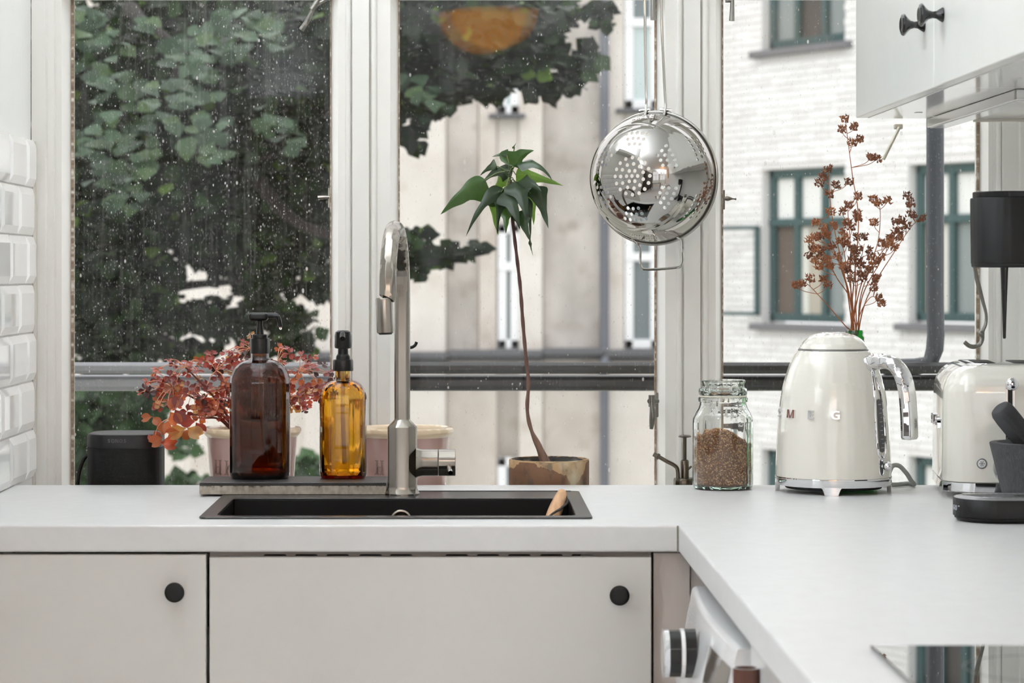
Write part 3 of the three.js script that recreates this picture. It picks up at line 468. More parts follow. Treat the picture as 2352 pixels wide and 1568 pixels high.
{ // red clover-leaved plant in the first pot
  const d = 4.132, o = V(X(579, d), SILL, Z(d)), t = thing('potted_red_clover', 'bushy red and orange clover-leaved plant in a pink pot behind the tall bottle', 'potted plant', [o.x, o.y, o.z]);
  glazedPot(t, 'HK', -0.8);
  part('soil', lathe([[0.0675, 0.15], [0.04, 0.156], [0, 0.158]], 36), soil, t);
  const leaflet = (a) => { // a heart-shaped leaflet, notch outward
    const s = 0.0078, g = patch((u, v) => { const k = v * 2 - 1, w = s * 0.8 * Math.min(1, u * 2.6) ** 0.8 * Math.sqrt(Math.max(0.06, 1 - ((u - 0.56) / 0.5) ** 2)), r = s * 1.75 * (u - 0.2 * u * u * u * (1 - Math.abs(k))); return V(k * w, 0.2 * s * Math.abs(k) - 0.28 * s * u * u, r + 0.0006); }, 6, 6);
    return g.rotateY(a); };
  const clover = [0, 1, 2].map((k) => merge([0, 1, 2].map((i) => leaflet(i * 2.094 + k * 0.4).rotateX(rr(-0.25, 0.25)).rotateZ(rr(-0.25, 0.25)))));
  const big = merge([leaflet(0).scale(1.5, 1.4, 1.5), leaflet(2.2).scale(1.35, 1.4, 1.35)]);
  const red = (c, tr) => new THREE.MeshPhysicalMaterial({ color: c, roughness: 0.5, transmission: tr, thickness: 0, side: THREE.DoubleSide });
  const ms = [red('#96301a', 0.55), red('#b8481a', 0.6), red('#7a2014', 0.5), red('#c9682a', 0.65), red('#431812', 0.4), red('#c2883a', 0.65), red('#a83620', 0.6)];
  const fixed = [[322, 902], [330, 896], [360, 848], [352, 870], [388, 828], [398, 838], [436, 832], [424, 838], [474, 828], [574, 770], [562, 786], [548, 800], [592, 790], [640, 800], [656, 798], [664, 812], [692, 818], [706, 826], [720, 822], [744, 836], [752, 858], [762, 870], [730, 880], [364, 920], [358, 938], [520, 808], [534, 824], [508, 830], [700, 946], [690, 934], [395, 925]];
  const cents = [];
  for (const p of fixed) cents.push([p[0], p[1], rr(-0.03, 0.03)]);
  for (let i = 0; i < 255; i++) { let x, y, k = 0; do { const a = rnd() * Math.PI * 2, r = Math.sqrt(rnd()); x = 548 + Math.cos(a) * r * 205; y = 884 + Math.sin(a) * r * 86; k++; } while (k < 40 && (y > 975 || (y > 930 && Math.abs(x - 560) > 150) || (y < 820 + Math.abs(x - 575) * 0.16 && rnd() < 0.85) || y < 795)); cents.push([x, y, rr(-0.055, 0.055)]); }
  const stalks = [], q = (x, y, dz) => P(x, y, d).sub(o).add(V(0, 0, dz)), woody = [];
  const forks = [];
  for (const [x, y, bx] of [[430, 842, 545], [396, 890, 535], [440, 905, 540], [500, 850, 560], [575, 800, 580], [640, 830, 600], [690, 850, 615], [700, 900, 612], [470, 960, 530], [520, 900, 560], [610, 870, 590], [660, 880, 605], [560, 860, 570]]) {
    const dz = rr(-0.03, 0.03), e = q(x, y, dz), b = q(bx, 985, dz * 0.5); forks.push([x, y, e]);
    woody.push(tube([b, b.clone().lerp(e, 0.5).add(V(0, 0.008, 0)), e], (k) => 0.0023 - 0.0009 * k, { rad: 7, seg: 14 }));
  }
  for (const [x, y, dz] of cents) {
    const p = q(x, y, dz); let best = forks[0], bd = 1e9; for (const f of forks) { const e = Math.hypot(f[0] - x, (f[1] - y) * 1.3 + 14); if (e < bd) { bd = e; best = f; } }
    stalks.push(tube([best[2], best[2].clone().lerp(p, 0.6).add(V(0, 0.006, rr(-0.006, 0.006))), p], 0.00055, { rad: 4, seg: 6 }));
    const m = part('leaf', clover[Math.floor(rnd() * 3)], ms[Math.floor(rnd() * ms.length)], t); m.position.copy(p); m.rotation.set(rr(0.2, 1.5), rr(0, 6.28), rr(-0.5, 0.5)); m.scale.setScalar(rr(0.58, 0.92));
  }
  for (const [x, y, s, c] of [[402, 940, 1.2, 3], [412, 935, 1.2, 2], [440, 978, 1.5, 5], [425, 982, 1.1, 3], [460, 962, 1.2, 0], [386, 996, 1.25, 3], [378, 1012, 1.35, 1], [363, 952, 0.9, 3]]) { const m = part('leaf', big, ms[c], t); const p = q(x, y, 0.07); m.position.copy(p); m.rotation.set(1.2 + rr(-0.4, 0.4), rr(0, 6), rr(-0.4, 0.4)); m.scale.setScalar(s); }
  stalks.push(tube([q(470, 960, 0.02), q(420, 950, 0.06), q(378, 968, 0.07), q(370, 1000, 0.07), q(384, 1002, 0.07)], 0.0007, { rad: 5, seg: 24 }));
  part('stems', merge(woody), mat('#6e2f20', 0.6), t, 'reddish brown stems'); part('leaf_stalks', merge(stalks), mat('#c98a68', 0.6), t).userData.kind = 'stuff';
}
glazedPot(thing('flower_pot', 'empty pink glazed flower pot with a cream rim, behind the tap', 'flower pot', [X(930, 4.132), SILL, Z(4.132)]), 'HK', -0.6);

// ---------------------------------------------------------------- colander hung in front of the second post
{
  const d = 4.105, c = P(1503, 409, d), t = thing('colander', 'shiny steel colander hung by its long wire handle before the window post', 'colander', [c.x, c.y, c.z], -0.44);
  const out = smoothProfile([[0, 0.1], [0.03, 0.0975], [0.055, 0.0895], [0.074, 0.0765], [0.083, 0.066]], 26).concat([[0.0842, 0.0632], [0.0868, 0.0602]], smoothProfile([[0.0868, 0.0602], [0.094, 0.047], [0.1005, 0.028], [0.1045, 0.008], [0.1055, 0]], 18));
  const th = 0.0011, inn = out.map(([r, y]) => [Math.max(0, r - th * (r / 0.105)), y - th]).reverse();
  let g = new THREE.LatheGeometry([...out, ...inn].reverse().map(([r, y]) => new THREE.Vector2(r < 1e-6 ? 0 : r, y)), 128).rotateX(Math.PI / 2);
  g = mergeVertices(g, 1e-6); g.computeVertexNormals();
  const holes = [], hole = (x, y, r = 0.0031) => holes.push(new THREE.CylinderGeometry(r, r, 0.2, 14).rotateX(Math.PI / 2).translate(x, y, 0.06));
  hole(0, 0); for (const [R, n, o] of [[0.0095, 6, 0], [0.0195, 11, 0.3], [0.0295, 16, 0]]) for (let i = 0; i < n; i++) hole(Math.cos(i / n * 6.2832 + o) * R, Math.sin(i / n * 6.2832 + o) * R);
  const rad = (a, R) => { const tilt = new THREE.Matrix4().makeRotationY(0).multiply(new THREE.Matrix4().makeRotationZ(a)); const g2 = new THREE.CylinderGeometry(0.0028, 0.0028, 0.05, 12).rotateZ(Math.PI / 2).translate(R[0], 0, R[1]); g2.applyMatrix4(tilt); holes.push(g2); };
  for (let k = 0; k < 6; k++) {                                  // six fans of holes round the side of the bowl
    const a0 = k / 6 * Math.PI * 2 + 0.5;
    [[0.0515, 3], [0.0605, 4], [0.0695, 5]].forEach(([R, n]) => { for (let i = 0; i < n; i++) { const a = a0 + (i - (n - 1) / 2) * 0.0086 / R * 1.05; hole(Math.cos(a) * R, Math.sin(a) * R, 0.0028); } });
    [[0.046, 6], [0.034, 5], [0.022, 4]].forEach(([z, n]) => { for (let i = 0; i < n; i++) rad(a0 + (i - (n - 1) / 2) * 0.085, [0.099, z]); });
  }
  const ev = new Evaluator(); ev.attributes = ['position', 'normal']; ev.useGroups = false;
  g.deleteAttribute('uv'); const A = new Brush(g), hg = mergeGeometries(holes.map((h) => { h = h.toNonIndexed(); h.deleteAttribute('uv'); return h; })), B = new Brush(hg); A.updateMatrixWorld(); B.updateMatrixWorld();
  const cut = ev.evaluate(A, B, SUBTRACTION).geometry;
  const bowl = new THREE.BufferGeometry(); bowl.setAttribute('position', cut.attributes.position.clone()); bowl.setAttribute('normal', cut.attributes.normal.clone()); if (cut.index) bowl.setIndex(cut.index.clone());
  const mirror = mat('#a5a29e', 0.04, 1);
  part('bowl', clean(bowl), mirror, t, 'mirror-bright perforated bowl');
  part('rim', new THREE.TorusGeometry(0.1075, 0.0024, 12, 128), mat('#a5a29d', 0.16, 1), t);
  const wire = (pts, r) => tube(pts, r, { rad: 12, seg: 90 }), w = mat('#b4b1ac', 0.14, 1);
  part('handle', merge([wire([V(-0.0125, 0.075, 0.028), V(-0.013, 0.1, 0.01), V(-0.0135, 0.1125, 0.001), V(-0.0155, 0.15, -0.002), V(-0.0185, 0.25, -0.006), V(-0.0185, 0.36, -0.008), V(-0.012, 0.385, -0.008), V(0, 0.39, -0.008), V(0.007, 0.382, -0.008), V(0.0075, 0.36, -0.008), V(0.0105, 0.25, -0.006), V(0.0165, 0.15, -0.002), V(0.0195, 0.1125, 0.001), V(0.02, 0.1, 0.01), V(0.0195, 0.075, 0.028)], 0.0024), rod(V(-0.026, 0.109, 0), V(-0.008, 0.1115, 0), 0.0032), rod(V(0.0105, 0.1112, 0), V(0.03, 0.1085, 0), 0.0032)]), w, t, 'long wire handle');
  part('support_loop', merge([wire([V(-0.037, -0.099, 0.002), V(-0.0305, -0.1055, 0), V(-0.0255, -0.112, 0), V(-0.0245, -0.14, -0.001), V(-0.0215, -0.1465, -0.001), V(-0.012, -0.148, -0.001), V(0.036, -0.1455, -0.001), V(0.0445, -0.1435, -0.001), V(0.048, -0.137, -0.001), V(0.0475, -0.112, 0), V(0.0455, -0.1, 0), V(0.036, -0.093, 0.008)], 0.0021), new THREE.SphereGeometry(0.003, 10, 8).translate(0.0335, -0.0935, 0.0105), new THREE.SphereGeometry(0.003, 10, 8).translate(-0.037, -0.099, 0.003)]), w, t, 'small wire support loop');
  const hk = thing('hook', 'small steel hook on the window post holding the colander', 'hook', [c.x, c.y, c.z]);
  part('hook_body', merge([tube([V(-0.004, 0.386, ZF - 0.008 - c.z + 0.001), V(-0.004, 0.386, -0.03), V(-0.004, 0.379, -0.008), V(-0.004, 0.388, 0.008), V(-0.004, 0.4, 0.012)], 0.0028, { rad: 10, seg: 40 }), lathe([[0.012, 0], [0.012, 0.003], [0, 0.004]], 24).rotateX(Math.PI / 2).translate(-0.004, 0.386, ZF - 0.0078 - c.z)]), M.steel, hk);
}
// ---------------------------------------------------------------- glass jar and plant mister
{
  const d = 3.975, jx = X(1660, d), jz = Z(d), glass = new THREE.MeshPhysicalMaterial({ color: '#ffffff', transmission: 1, thickness: 0.003, ior: 1.5, roughness: 0.005, attenuationColor: new THREE.Color(0.72, 0.88, 0.78), attenuationDistance: 0.06 });
  const t = thing('storage_jar', 'clear glass storage jar with a rubber-sealed glass lid, holding brown seeds', 'jar', [jx, CT + 0.0003, jz]);
  const o = [[0, 0.003], [0.03, 0.002], [0.041, 0], [0.0455, 0.002], [0.0475, 0.007], [0.0476, 0.104], [0.0468, 0.111], [0.0435, 0.119], [0.0392, 0.126], [0.037, 0.132], [0.0368, 0.136], [0.0388, 0.1368], [0.0392, 0.1405], [0.0385, 0.1432], [0.036, 0.1438]];
  const i = [[0.0335, 0.1435], [0.0332, 0.132], [0.0362, 0.124], [0.041, 0.1165], [0.0443, 0.108], [0.0448, 0.102], [0.0448, 0.01], [0.043, 0.0065], [0, 0.0065]];
  part('glass_body', lathe([...o, ...i], 80, 0.8), glass, t);
  part('rubber_seal', lathe([[0.0365, 0.1441], [0.0378, 0.1441], [0.0384, 0.1453], [0.0378, 0.1465], [0.0365, 0.1465]], 64, 1.2), mat('#ddd9c8', 0.5), t, 'pale rubber seal');
  part('lid', lathe([[0, 0.1468], [0.0372, 0.1468], [0.0384, 0.148], [0.0386, 0.1545], [0.0376, 0.157], [0.0345, 0.1588], [0.0334, 0.1618], [0.0338, 0.1652], [0.0354, 0.1672], [0.0356, 0.1694], [0.0344, 0.1708], [0.031, 0.1706], [0.0292, 0.168], [0.029, 0.152], [0.0275, 0.1505], [0, 0.1505]], 80, 0.8), glass, t, 'clear glass lid');
  // seeds: far too many to count
  const s = new THREE.Group(); s.name = numbered('seeds'); s.position.set(jx, CT + 0.0003, jz); scene.add(s); s.userData.kind = 'stuff'; tag(s, 'brown buckwheat-like seeds heaped inside the glass jar', 'seeds');
  const top = (x, z) => 0.0865 + 0.009 * Math.cos((x + 0.006) * 60) - 0.17 * Math.max(0, x - 0.012) + 0.03 * x * -1;
  const coreM = mat('#8a6246', 0.9); const core = lathe([[0, 0.0072], [0.0405, 0.0072], [0.0418, 0.011], [0.0418, 0.078], [0.03, 0.079], [0, 0.079]], 40);
  const pp = core.attributes.position; for (let k = 0; k < pp.count; k++) if (pp.getY(k) > 0.06) pp.setY(k, top(pp.getX(k), pp.getZ(k)) - 0.0035); core.computeVertexNormals();
  const cm = part('seed_mass', core, coreM, s); cm.userData.kind = 'stuff';
  const N = 7800, grain = new THREE.OctahedronGeometry(0.00135, 0).scale(1, 1.35, 1), im = new THREE.InstancedMesh(grain, mat('#ffffff', 0.55), N), m4 = new THREE.Matrix4(), qn = new THREE.Quaternion(), cc = new THREE.Color();
  const hues = ['#b8845a', '#d3a872', '#e8c690', '#9c6c4a', '#ad7a50', '#ddb680', '#c09264', '#8c5c40'];
  for (let k = 0; k < N; k++) {
    const a = rnd() * Math.PI * 2, onTop = k % 4 === 0, r = onTop ? 0.0425 * Math.sqrt(rnd()) : rr(0.0412, 0.0434), x = Math.cos(a) * r, z = Math.sin(a) * r, h = top(x, z), y = onTop ? h - rr(0, 0.004) : 0.0095 + (h - 0.0105) * rnd();
    qn.setFromEuler(new THREE.Euler(rr(0, 6), rr(0, 6), rr(0, 6))); m4.compose(V(x, y, z), qn, V(1, 1, 1).multiplyScalar(rr(0.75, 1.1))); im.setMatrixAt(k, m4);
    im.setColorAt(k, cc.set(hues[Math.floor(rnd() * hues.length)]).multiplyScalar(0.75 + 0.5 * rnd()));
  }
  im.name = 'seed'; im.castShadow = im.receiveShadow = true; im.userData.kind = 'stuff'; s.add(im);
}
{
  const d = 4.13, o = V(X(1573, d), SILL, Z(d)), t = thing('plant_mister', 'small dark metal plant mister with a pump rod, half hidden behind the seed jar', 'mister', [o.x, o.y, o.z]);
  const b = mat('#5d574d', 0.28, 1), y = (p) => Y(p, d) - SILL, q = (x, p, dz = 0) => P(x, p, d).sub(o).add(V(0, 0, dz));
  part('tank', lathe([[0, 0.0003], [0.033, 0.0003], [0.0355, 0.004], [0.0355, 0.04], [0.03, 0.058], [0.019, 0.064], [0.0175, 0.068], [0, 0.068]], 48), b, t);
  part('cap', lathe([[0, y(1116)], [0.0182, y(1116)], [0.0185, y(1112)], [0.0185, y(1101)], [0.0172, y(1097.5)], [0, y(1097)]], 40), b, t, 'ridged cap');
  part('pump_barrel', lathe([[0, y(1098)], [0.0072, y(1098)], [0.0072, y(1060)], [0.0062, y(1057)], [0.0034, y(1055)], [0, y(1055)]], 28), b, t);
  part('pump_rod', merge([rod(V(0, y(1056), 0), V(0, y(1004), 0), 0.0029, 14), lathe([[0, y(1006)], [0.004, y(1005)], [0.0105, y(1003)], [0.0108, y(1001.5)], [0.0085, y(999)], [0, y(998)]], 32)]), b, t, 'pump rod with a round thumb button');
  part('spray_tube', merge([tube([q(1556, 1099, 0.008), q(1556, 1086, 0.008), q(1554, 1074, 0.008), q(1547, 1067, 0.008), q(1530, 1058, 0.008), q(1507, 1045, 0.008)], 0.0033, { rad: 12, seg: 40 }), rod(q(1513, 1048.5, 0.008), q(1508, 1046, 0.008), 0.0052, 14), rod(q(1508, 1046, 0.008), q(1500, 1041.5, 0.008), 0.0037, 14)]), b, t);
  part('filler_lever', rod(q(1579, 1078, 0.004), q(1588, 1070, 0.004), 0.0018), b, t);
}
// ---------------------------------------------------------------- kettle
{
  const d = 3.93, t = thing('electric_kettle', 'cream enamelled electric kettle with a chrome handle and raised chrome letters', 'kettle', [X(1914, d), CT, Z(d)]);
  const side = smoothProfile([[0.0893, 0.0245], [0.0888, 0.05], [0.0862, 0.099], [0.0815, 0.1445], [0.076, 0.1716], [0.067, 0.1987], [0.0575, 0.2172]], 60);
  const R = (y) => { for (let i = 1; i < side.length; i++) if (y <= side[i][1]) { const [a, b] = [side[i - 1], side[i]], k = (y - a[1]) / (b[1] - a[1]); return a[0] + (b[0] - a[0]) * k; } return 0.057; };
  const on = (az, y, off = 0) => { const r = R(y) + off; return V(Math.sin(az) * r, y, Math.cos(az) * r); };
  part('body', lathe([[0, 0.0245], [0.088, 0.0245], ...side, [0.0555, 0.2186], [0.05, 0.2188], [0, 0.2188]], 96, 0.6), M.cream, t);
  part('seam_ring', lathe([[0.05, 0.2187], [0.0543, 0.2187], [0.0548, 0.2195], [0.0543, 0.2206], [0.05, 0.2206]], 80, 1.2), mat('#8b8b8b', 0.3, 1), t);
  const lid = part('lid', lathe([[0, 0.2206], [0.052, 0.2206], [0.0535, 0.2216], ...smoothProfile([[0.0535, 0.2225], [0.05, 0.2288], [0.042, 0.2372], [0.032, 0.2428], [0.02, 0.2456]], 24), [0.0185, 0.2462], [0, 0.2468]], 96, 0.5), M.cream, t);
  part('lid_ring', new THREE.TorusGeometry(0.0182, 0.0007, 8, 64).rotateX(Math.PI / 2).translate(0, 0.246, 0), M.chrome, lid);
  // chrome base with four feet
  const ringG = lathe([[0.08, 0.0115], [0.0893, 0.0115], [0.0898, 0.0125], [0.0896, 0.0215], [0.0902, 0.0228], [0.0898, 0.0242], [0.08, 0.0243]], 96, 0.5), feet = [];
  for (const az of [-10, 80, 170, 260]) { const a0 = az * Math.PI / 180; feet.push(patch((u, v) => { const w = v * 2 - 1, yy = 0.0125 * (1 - u), half = 0.2 - 0.085 * Math.pow(u, 0.45), a = a0 + w * half, r = 0.0899 - 0.0005 * u; return V(Math.sin(a) * r, yy + 0.0002, Math.cos(a) * r); }, 8, 12)); feet.push(patch((u, v) => { const w = 1 - v * 2, yy = 0.0125 * (1 - u), half = 0.2 - 0.085 * Math.pow(u, 0.45), a = a0 + w * half, r = 0.083; return V(Math.sin(a) * r, yy + 0.0002, Math.cos(a) * r); }, 8, 12)); for (const s of [-1, 1]) feet.push(patch((u, v) => { const yy = 0.0125 * (1 - u), half = 0.2 - 0.085 * Math.pow(u, 0.45), a = a0 + s * half, r = s > 0 ? 0.0897 - 0.0067 * v : 0.083 + 0.0067 * v; return V(Math.sin(a) * r, yy + 0.0002, Math.cos(a) * r); }, 8, 2)); }
  const base = part('base', ringG, M.chrome, t, 'chrome base ring'); const two = M.chrome.clone(); two.side = THREE.DoubleSide; feet.forEach((_, i) => { if (i % 4 === 0) part('foot', merge(feet.slice(i, i + 4)), two, base); });
  part('underside', lathe([[0, 0.006], [0.074, 0.006], [0.078, 0.012], [0, 0.012]], 48), M.rubber, base);
  // handle: an oval bar that leaves the body high up, bends over and hangs free
  const az = 49 * Math.PI / 180, er = V(Math.sin(az), 0, Math.cos(az)), et = V(Math.cos(az), 0, -Math.sin(az)), hp = new THREE.CatmullRomCurve3([[0.056, 0.1955], [0.07, 0.2005], [0.09, 0.204], [0.108, 0.2], [0.122, 0.186], [0.1305, 0.163], [0.1345, 0.13], [0.136, 0.1], [0.1362, 0.0865]].map(([r, y]) => V(r, y, 0)), false, 'centripetal');
  const n = 60, m = 28, pos = [], idx = [];
  for (let i = 0; i <= n; i++) { const k = i / n, p = hp.getPointAt(k), tg = hp.getTangentAt(k), a = 0.0105 + 0.003 * Math.max(0, 1 - k * 3) , b = 0.0125 + 0.0035 * Math.min(1, k * 2.2); const e = i === n ? 0.86 : 1;
    for (let j = 0; j < m; j++) { const q = j / m * Math.PI * 2, ca = Math.cos(q), sa = Math.sin(q), x = Math.sign(ca) * Math.abs(ca) ** 0.8 * a * e, w = Math.sign(sa) * Math.abs(sa) ** 0.8 * b * e, rad = p.x + tg.y * x, yy = p.y - tg.x * x; pos.push(er.x * rad + et.x * w, yy, er.z * rad + et.z * w); } }
  for (let i = 0; i < n; i++) for (let j = 0; j < m; j++) { const a = i * m + j, b = i * m + (j + 1) % m; idx.push(a, b, a + m, b, b + m, a + m); }
  for (const i of [0, n]) { const p = hp.getPointAt(i / n), k = pos.length / 3; pos.push(er.x * p.x, p.y - (i ? 0.0015 : 0), er.z * p.x); for (let j = 0; j < m; j++) { const a = i * m + j, b = i * m + (j + 1) % m; if (i) idx.push(a, b, k); else idx.push(b, a, k); } }
  let hg = new THREE.BufferGeometry(); hg.setAttribute('position', new THREE.Float32BufferAttribute(pos, 3)); hg.setIndex(idx); hg = toCreasedNormals(hg, 0.9); const two2 = M.chrome.clone(); two2.side = THREE.DoubleSide;
  const h = part('handle', hg, two2, t, 'chrome handle');
  // chrome surround and water gauge on the body below the handle
  const loop = []; for (let i = 0; i < 40; i++) { const q = i / 40 * Math.PI * 2, k = (1 - Math.cos(q)) / 2, y = 0.053 + 0.139 * k, wd = (0.15 + 0.2 * (1 - k)) * (0.55 + 0.45 * (1 - k)) + 0.07 * k; loop.push(on(az - 0.03 + Math.sin(q) * wd * 0.55, y, 0.0012)); }
  part('gauge_surround', tube(loop, 0.0023, { closed: true, seg: 120, rad: 10 }), M.chrome, t);
  const gauge = part('water_gauge', patch((u, v) => { const y = 0.064 + 0.082 * u, k = Math.sqrt(Math.max(0, 1 - Math.pow(Math.max(0, Math.abs(u * 2 - 1) - 0.84) / 0.16, 2))), a = az - 0.02 + (v * 2 - 1) * 0.098 * k; return on(a, y, 0.0014); }, 40, 6), mat('#4c4c4e', 0.15), t, 'dark grey water gauge');
  const ticks = []; for (let i = 0; i < 11; i++) ticks.push(patch((u, v) => on(az + 0.03 - 0.1 * u * (i % 2 ? 0.5 : 0.9), 0.071 + i * 0.0066 + v * 0.0011, 0.0018), 2, 1)); part('gauge_marks', merge(ticks), mat('#8d8d8f', 0.4), gauge);
  // switch
  const slot = []; for (let i = 0; i < 30; i++) { const q = i / 30 * Math.PI * 2; slot.push(on(az - 0.045 + Math.sin(q) * 0.072, 0.0445 + Math.cos(q) * 0.0165, 0.0006)); }
  const sw = part('switch_plate', patch((u, v) => { const y = 0.029 + 0.031 * u, k = Math.sqrt(Math.max(0.02, 1 - Math.pow(u * 2 - 1, 2))), a = az - 0.045 + (v * 2 - 1) * 0.066 * k; return on(a, y, 0.0006); }, 16, 4), mat('#5a5a5c', 0.2, 0.5), t); part('switch_ring', tube(slot, 0.0011, { closed: true, seg: 60, rad: 8 }), M.chrome, sw);
  const kp = on(az - 0.0, 0.0435, 0.0085); part('switch_knob', merge([new THREE.SphereGeometry(0.0072, 24, 16).translate(kp.x, kp.y, kp.z), rod(on(az - 0.03, 0.0435, 0), kp, 0.003)]), M.chrome, sw, 'round chrome switch knob');
  'SMEG'.split('').forEach((c, i) => { const a = (-82 + i * 25.3) * Math.PI / 180, y = 0.1225, s = on(a, y, -0.0004), slope = Math.atan((R(y + 0.004) - R(y - 0.004)) / 0.008); part('letter', letter(c, 0.0128, 0.0034, fontBold, 1.28).rotateX(slope).rotateY(a).translate(s.x, s.y, s.z), M.chrome, t, 'raised chrome letter'); });
  const cd = thing('kettle_cord', 'pale grey power cord looped on the worktop behind the kettle', 'cord');
  part('cable', tube([P(2040, 1085, 3.97).setY(CT + 0.02), P(2050, 1070, 3.975), P(2064, 1069, 3.98), P(2080, 1084, 3.985), P(2094, 1105, 4.0), P(2100, 1114, 4.01).setY(CT + 0.0042), P(2086, 1114, 4.02).setY(CT + 0.0042), P(2050, 1108, 4.0).setY(CT + 0.0042), P(2020, 1112, 4.03).setY(CT + 0.0042)], 0.0036, { rad: 12, seg: 90 }), mat('#9ea3a0', 0.45), cd);
}
// ---------------------------------------------------------------- toaster
{
  const t = thing('toaster', 'cream enamelled toaster with chrome base and lever, seen end-on beside the kettle', 'toaster', [0.8125, CT, -0.36], -0.115);
  const zf = 0.0; // the lever end faces +z; the body reaches back from there
  const g = (levels, dw = 0) => prism(0.196 + dw, 0.296 + dw, 0.055, levels, 14).translate(0, 0, -0.148);
  const lv = [[0.027, 0.001], [0.029, 0]]; lv.push([0.15, 0.002]); for (let i = 0; i <= 12; i++) { const a = i / 12 * Math.PI / 2; lv.push([0.158 + 0.042 * Math.sin(a), 0.0025 + 0.04 * (1 - Math.cos(a))]); }
  part('body', g(lv), M.cream, t);
  const b = part('base', g([[0.0105, 0.004], [0.0125, 0.0005], [0.0255, 0.0005], [0.0268, 0.003]]), M.chrome, t, 'chrome base band');
  for (const z of [-0.016, -0.28]) part('foot', prism(0.158, 0.026, 0.012, [[0.0003, 0.012], [0.002, 0.0105], [0.0115, 0.002]], 8).translate(0.004, 0, z), mat('#d9d9d9', 0.25, 0.6), b, 'pale metal foot');
  const top = part('top_plate', prism(0.118, 0.214, 0.03, [[0.1996, 0.001], [0.2012, 0], [0.2018, 0.001]], 10).translate(0, 0, -0.148), M.chrome, t, 'chrome top plate');
  for (const x of [-0.029, 0.029]) part('slot', prism(0.032, 0.15, 0.012, [[0.2017, 0], [0.2023, 0.001]], 8).translate(x, 0, -0.148), M.dark, top);
  const fz = 0.0004, ring = rrect(-0.0066, 0.0066, 0.07, 0.178, 0.0062); ring.holes.push(rrect(-0.0038, 0.0038, 0.073, 0.175, 0.0037, THREE.Path));
  const fr = part('lever_slot', new THREE.ExtrudeGeometry(ring, { depth: 0.0015, bevelEnabled: true, bevelSize: 0.0006, bevelThickness: 0.0006, bevelSegments: 2 }).rotateX(-0.012).translate(0, 0, -0.0006), M.chrome, t, 'chrome lever slot'); part('slot_opening', new THREE.ShapeGeometry(rrect(-0.0039, 0.0039, 0.0728, 0.1752, 0.0037)).rotateX(-0.012).translate(0, 0, 0.0006), M.dark, fr);
  part('lever', merge([new THREE.SphereGeometry(0.0098, 32, 20).translate(0.0015, 0.1742, 0.013), rod(V(0, 0.1742, -0.002), V(0.001, 0.1742, 0.008), 0.003)]), M.chrome, t, 'round chrome lever');
  const disc = (r, x, y, z0, z1) => lathe([[0, z0], [r, z0], [r, z1 - 0.0008], [r - 0.0008, z1], [0, z1]], 40).rotateX(Math.PI / 2).translate(x, y, 0);
  const bt = part('defrost_button', disc(0.0079, -0.0415, 0.0552, -0.002, 0.0012), mat('#77787a', 0.3, 0.6), t); const cap = part('button_cap', disc(0.006, -0.0415, 0.0552, 0, 0.0022), mat('#e4e4e2', 0.3), bt);
  const fl = []; for (let i = 0; i < 6; i++) { const a = i * Math.PI / 3; fl.push(rod(V(-0.0415, 0.0552, 0.0023), V(-0.0415 + Math.cos(a) * 0.004, 0.0552 + Math.sin(a) * 0.004, 0.0023), 0.00028, 5)); for (const s of [-0.5, 0.5]) fl.push(rod(V(-0.0415 + Math.cos(a) * 0.0022, 0.0552 + Math.sin(a) * 0.0022, 0.0023), V(-0.0415 + Math.cos(a) * 0.0022 + Math.cos(a + s) * 0.0014, 0.0552 + Math.sin(a) * 0.0022 + Math.sin(a + s) * 0.0014, 0.0023), 0.00024, 5)); } part('snowflake', merge(fl), mat('#3c3c3e', 0.5), bt);
  part('browning_dial', lathe([[0, -0.002], [0.0245, -0.002], [0.0258, 0.001], [0.0245, 0.004], [0.0225, 0.0042], [0.0215, 0.012], [0.0195, 0.0135], [0, 0.0135]], 48).rotateX(Math.PI / 2).translate(0.0005, 0.0495, 0), mat('#cfd0d1', 0.18, 1), t);
  'SMEG'.split('').forEach((c, i) => part('letter', letter(c, 0.0155, 0.005, fontBold, 1.25).rotateY(-Math.PI / 2).translate(-0.0965, 0.1105, -0.215 + i * 0.045), M.chrome, t, 'raised chrome letter'));
}
